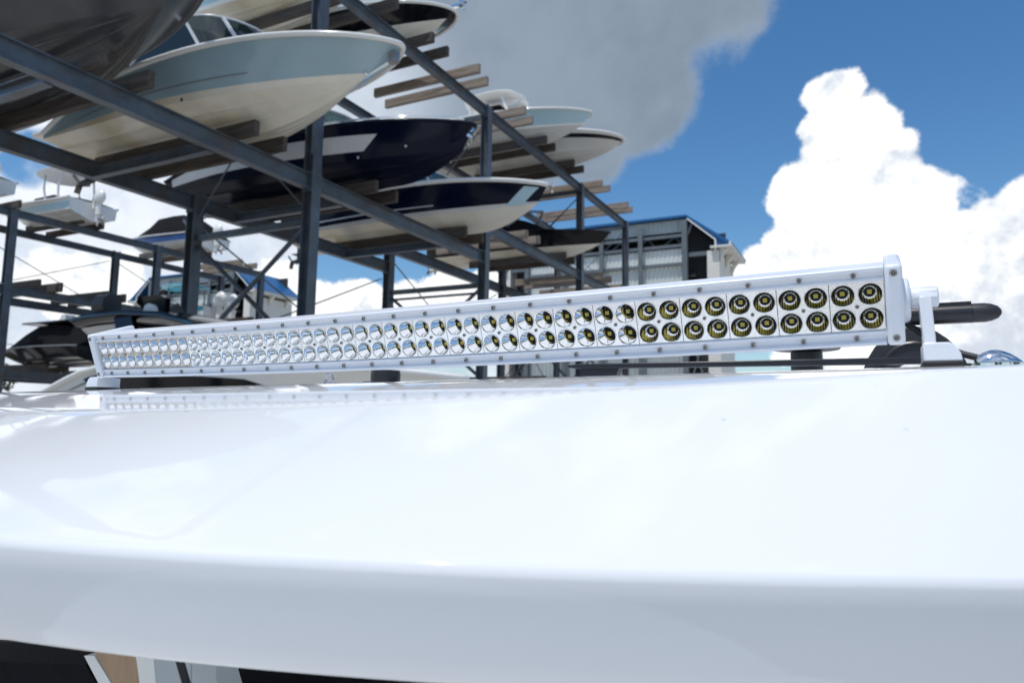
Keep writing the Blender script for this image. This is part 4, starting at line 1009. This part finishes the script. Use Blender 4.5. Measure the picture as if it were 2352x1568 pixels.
# chrome lifting eye
pq = at(756, 874, y=.99)
a_ = thing('lifting_eye', 'chrome pad eye bolted to the hardtop under the light bar', 'pad eye', (pq.x, .99, roof_at(pq.x, .99)))
m_ = MB(); m_.rows([[V((x*k, yy*k, z)) for x, yy in ((-.022, -.012), (-.012, -.016), (.012, -.016), (.022, -.012), (.022, .012), (.012, .016), (-.012, .016), (-.022, .012))] for z, k in ((-.002, 1), (.0035, 1), (.0055, .75))], True, True, True); m_.build('base_plate', 'polished', a_, ang=30)
m_ = MB(); m_.tube([V((.0088*math.cos(a), 0, .0135+.0088*math.sin(a))) for a in [2*math.pi*k/24 for k in range(25)]], .0024, 10, caps=False); m_.tube([(-.011, 0, .004), (-.008, 0, .009)], [.004, .0026], 10); m_.tube([(.011, 0, .004), (.008, 0, .009)], [.004, .0026], 10); m_.build('ring', 'polished', a_, ang=70)

# ------------------------------------------------------------------ the boat below the hardtop
def part_box(name, m, pts, d): b_ = MB(); b_.prism(pts, d); return b_.build(name, m, white_boat, world=True, ang=0)
yy = .95
def q(px, py, y=yy): return at(px, py, y=y)
part_box('side_window', 'canvas', [q(-260, 1512), q(195, 1525), q(262, 1640), q(-260, 1640)], (0, .012, 0))
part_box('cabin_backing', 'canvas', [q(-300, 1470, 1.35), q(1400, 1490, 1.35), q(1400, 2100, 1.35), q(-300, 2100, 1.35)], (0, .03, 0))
part_box('window_frame', 'white_hull', [q(193, 1505), q(216, 1505), q(300, 1640), q(264, 1640)], (0, .02, 0))
part_box('wood_panel', 'wood', [q(214, 1490), q(310, 1490), q(330, 1640), q(298, 1640)], (0, .02, 0))
part_box('cabin_post', 'white_hull', [q(309, 1490), q(352, 1490), q(366, 1640), q(329, 1640)], (0, .03, 0))
part_box('seat_back', 'vinyl', [q(351, 1490), q(440, 1490), q(440, 1640), q(365, 1640)], (0, .03, 0))
t_ = MB(); t_.tube([q(408, 1500, .9), q(455, 1660, .9)], .007, 10); t_.build('grab_pole', 'black', white_boat, world=True)
part_box('seat_cover', 'vinyl', [q(439, 1500), q(500, 1500), q(496, 1555), q(520, 1640), q(439, 1640)], (0, .05, 0))
hb = MB()
hroot = white_boat
class _Off: pass
def own_hull():
    L, B = 8.6, 2.7
    ts = [i/24 for i in range(25)]
    rows = []
    for t in ts:
        y = lerp(3.6, -3.6, t); w_ = B/2*(1-max(0, (t-.45)/.55)**2.3); zt = -1.55+.25*t*t; zk = GZ+.35+1.2*max(0, (t-.6)/.4)**2
        rows.append([V((HX-w_, y, zt)), V((HX-w_*.82, y, lerp(zk, zt, .4))), V((HX, y, zk)), V((HX+w_*.82, y, lerp(zk, zt, .4))), V((HX+w_, y, zt))])
    b_ = MB(); b_.rows(rows, False, True, True); b_.build('hull', 'white_hull', white_boat, world=True, ang=40)
    d_ = MB(); d_.rows([[V((lerp(r[0].x, r[4].x, k/6), r[0].y, r[0].z-.02)) for k in range(7)] for r in rows]); d_.build('deck', 'deck', white_boat, world=True)
    k_ = MB(); k_.prism([V((HX-1.0, .95+.08, -1.57)), V((HX+1.0, .95+.08, -1.57)), V((HX+.85, .95+.08, -.75)), V((HX-.85, .95+.08, -.75))], (0, 1.2, 0)); k_.build('cabin_side', 'white_hull', white_boat, world=True)
    for x in (-.80, .80):
        for y in (1.1, 2.3):
            p_ = MB(); p_.tube([(HX+x, y, -1.56), (HX+x*1.03, y+.03, -.16)], .028, 10); p_.build('hardtop_leg', 'white_hull', white_boat, world=True)
    for y0 in (-2.6, 2.4):
        c_ = MB(); c_.box((HX, y0, GZ+.35), (1.0, .35, .5)); c_.build('keel_block', 'timber', white_boat, world=True, ang=0)
own_hull()
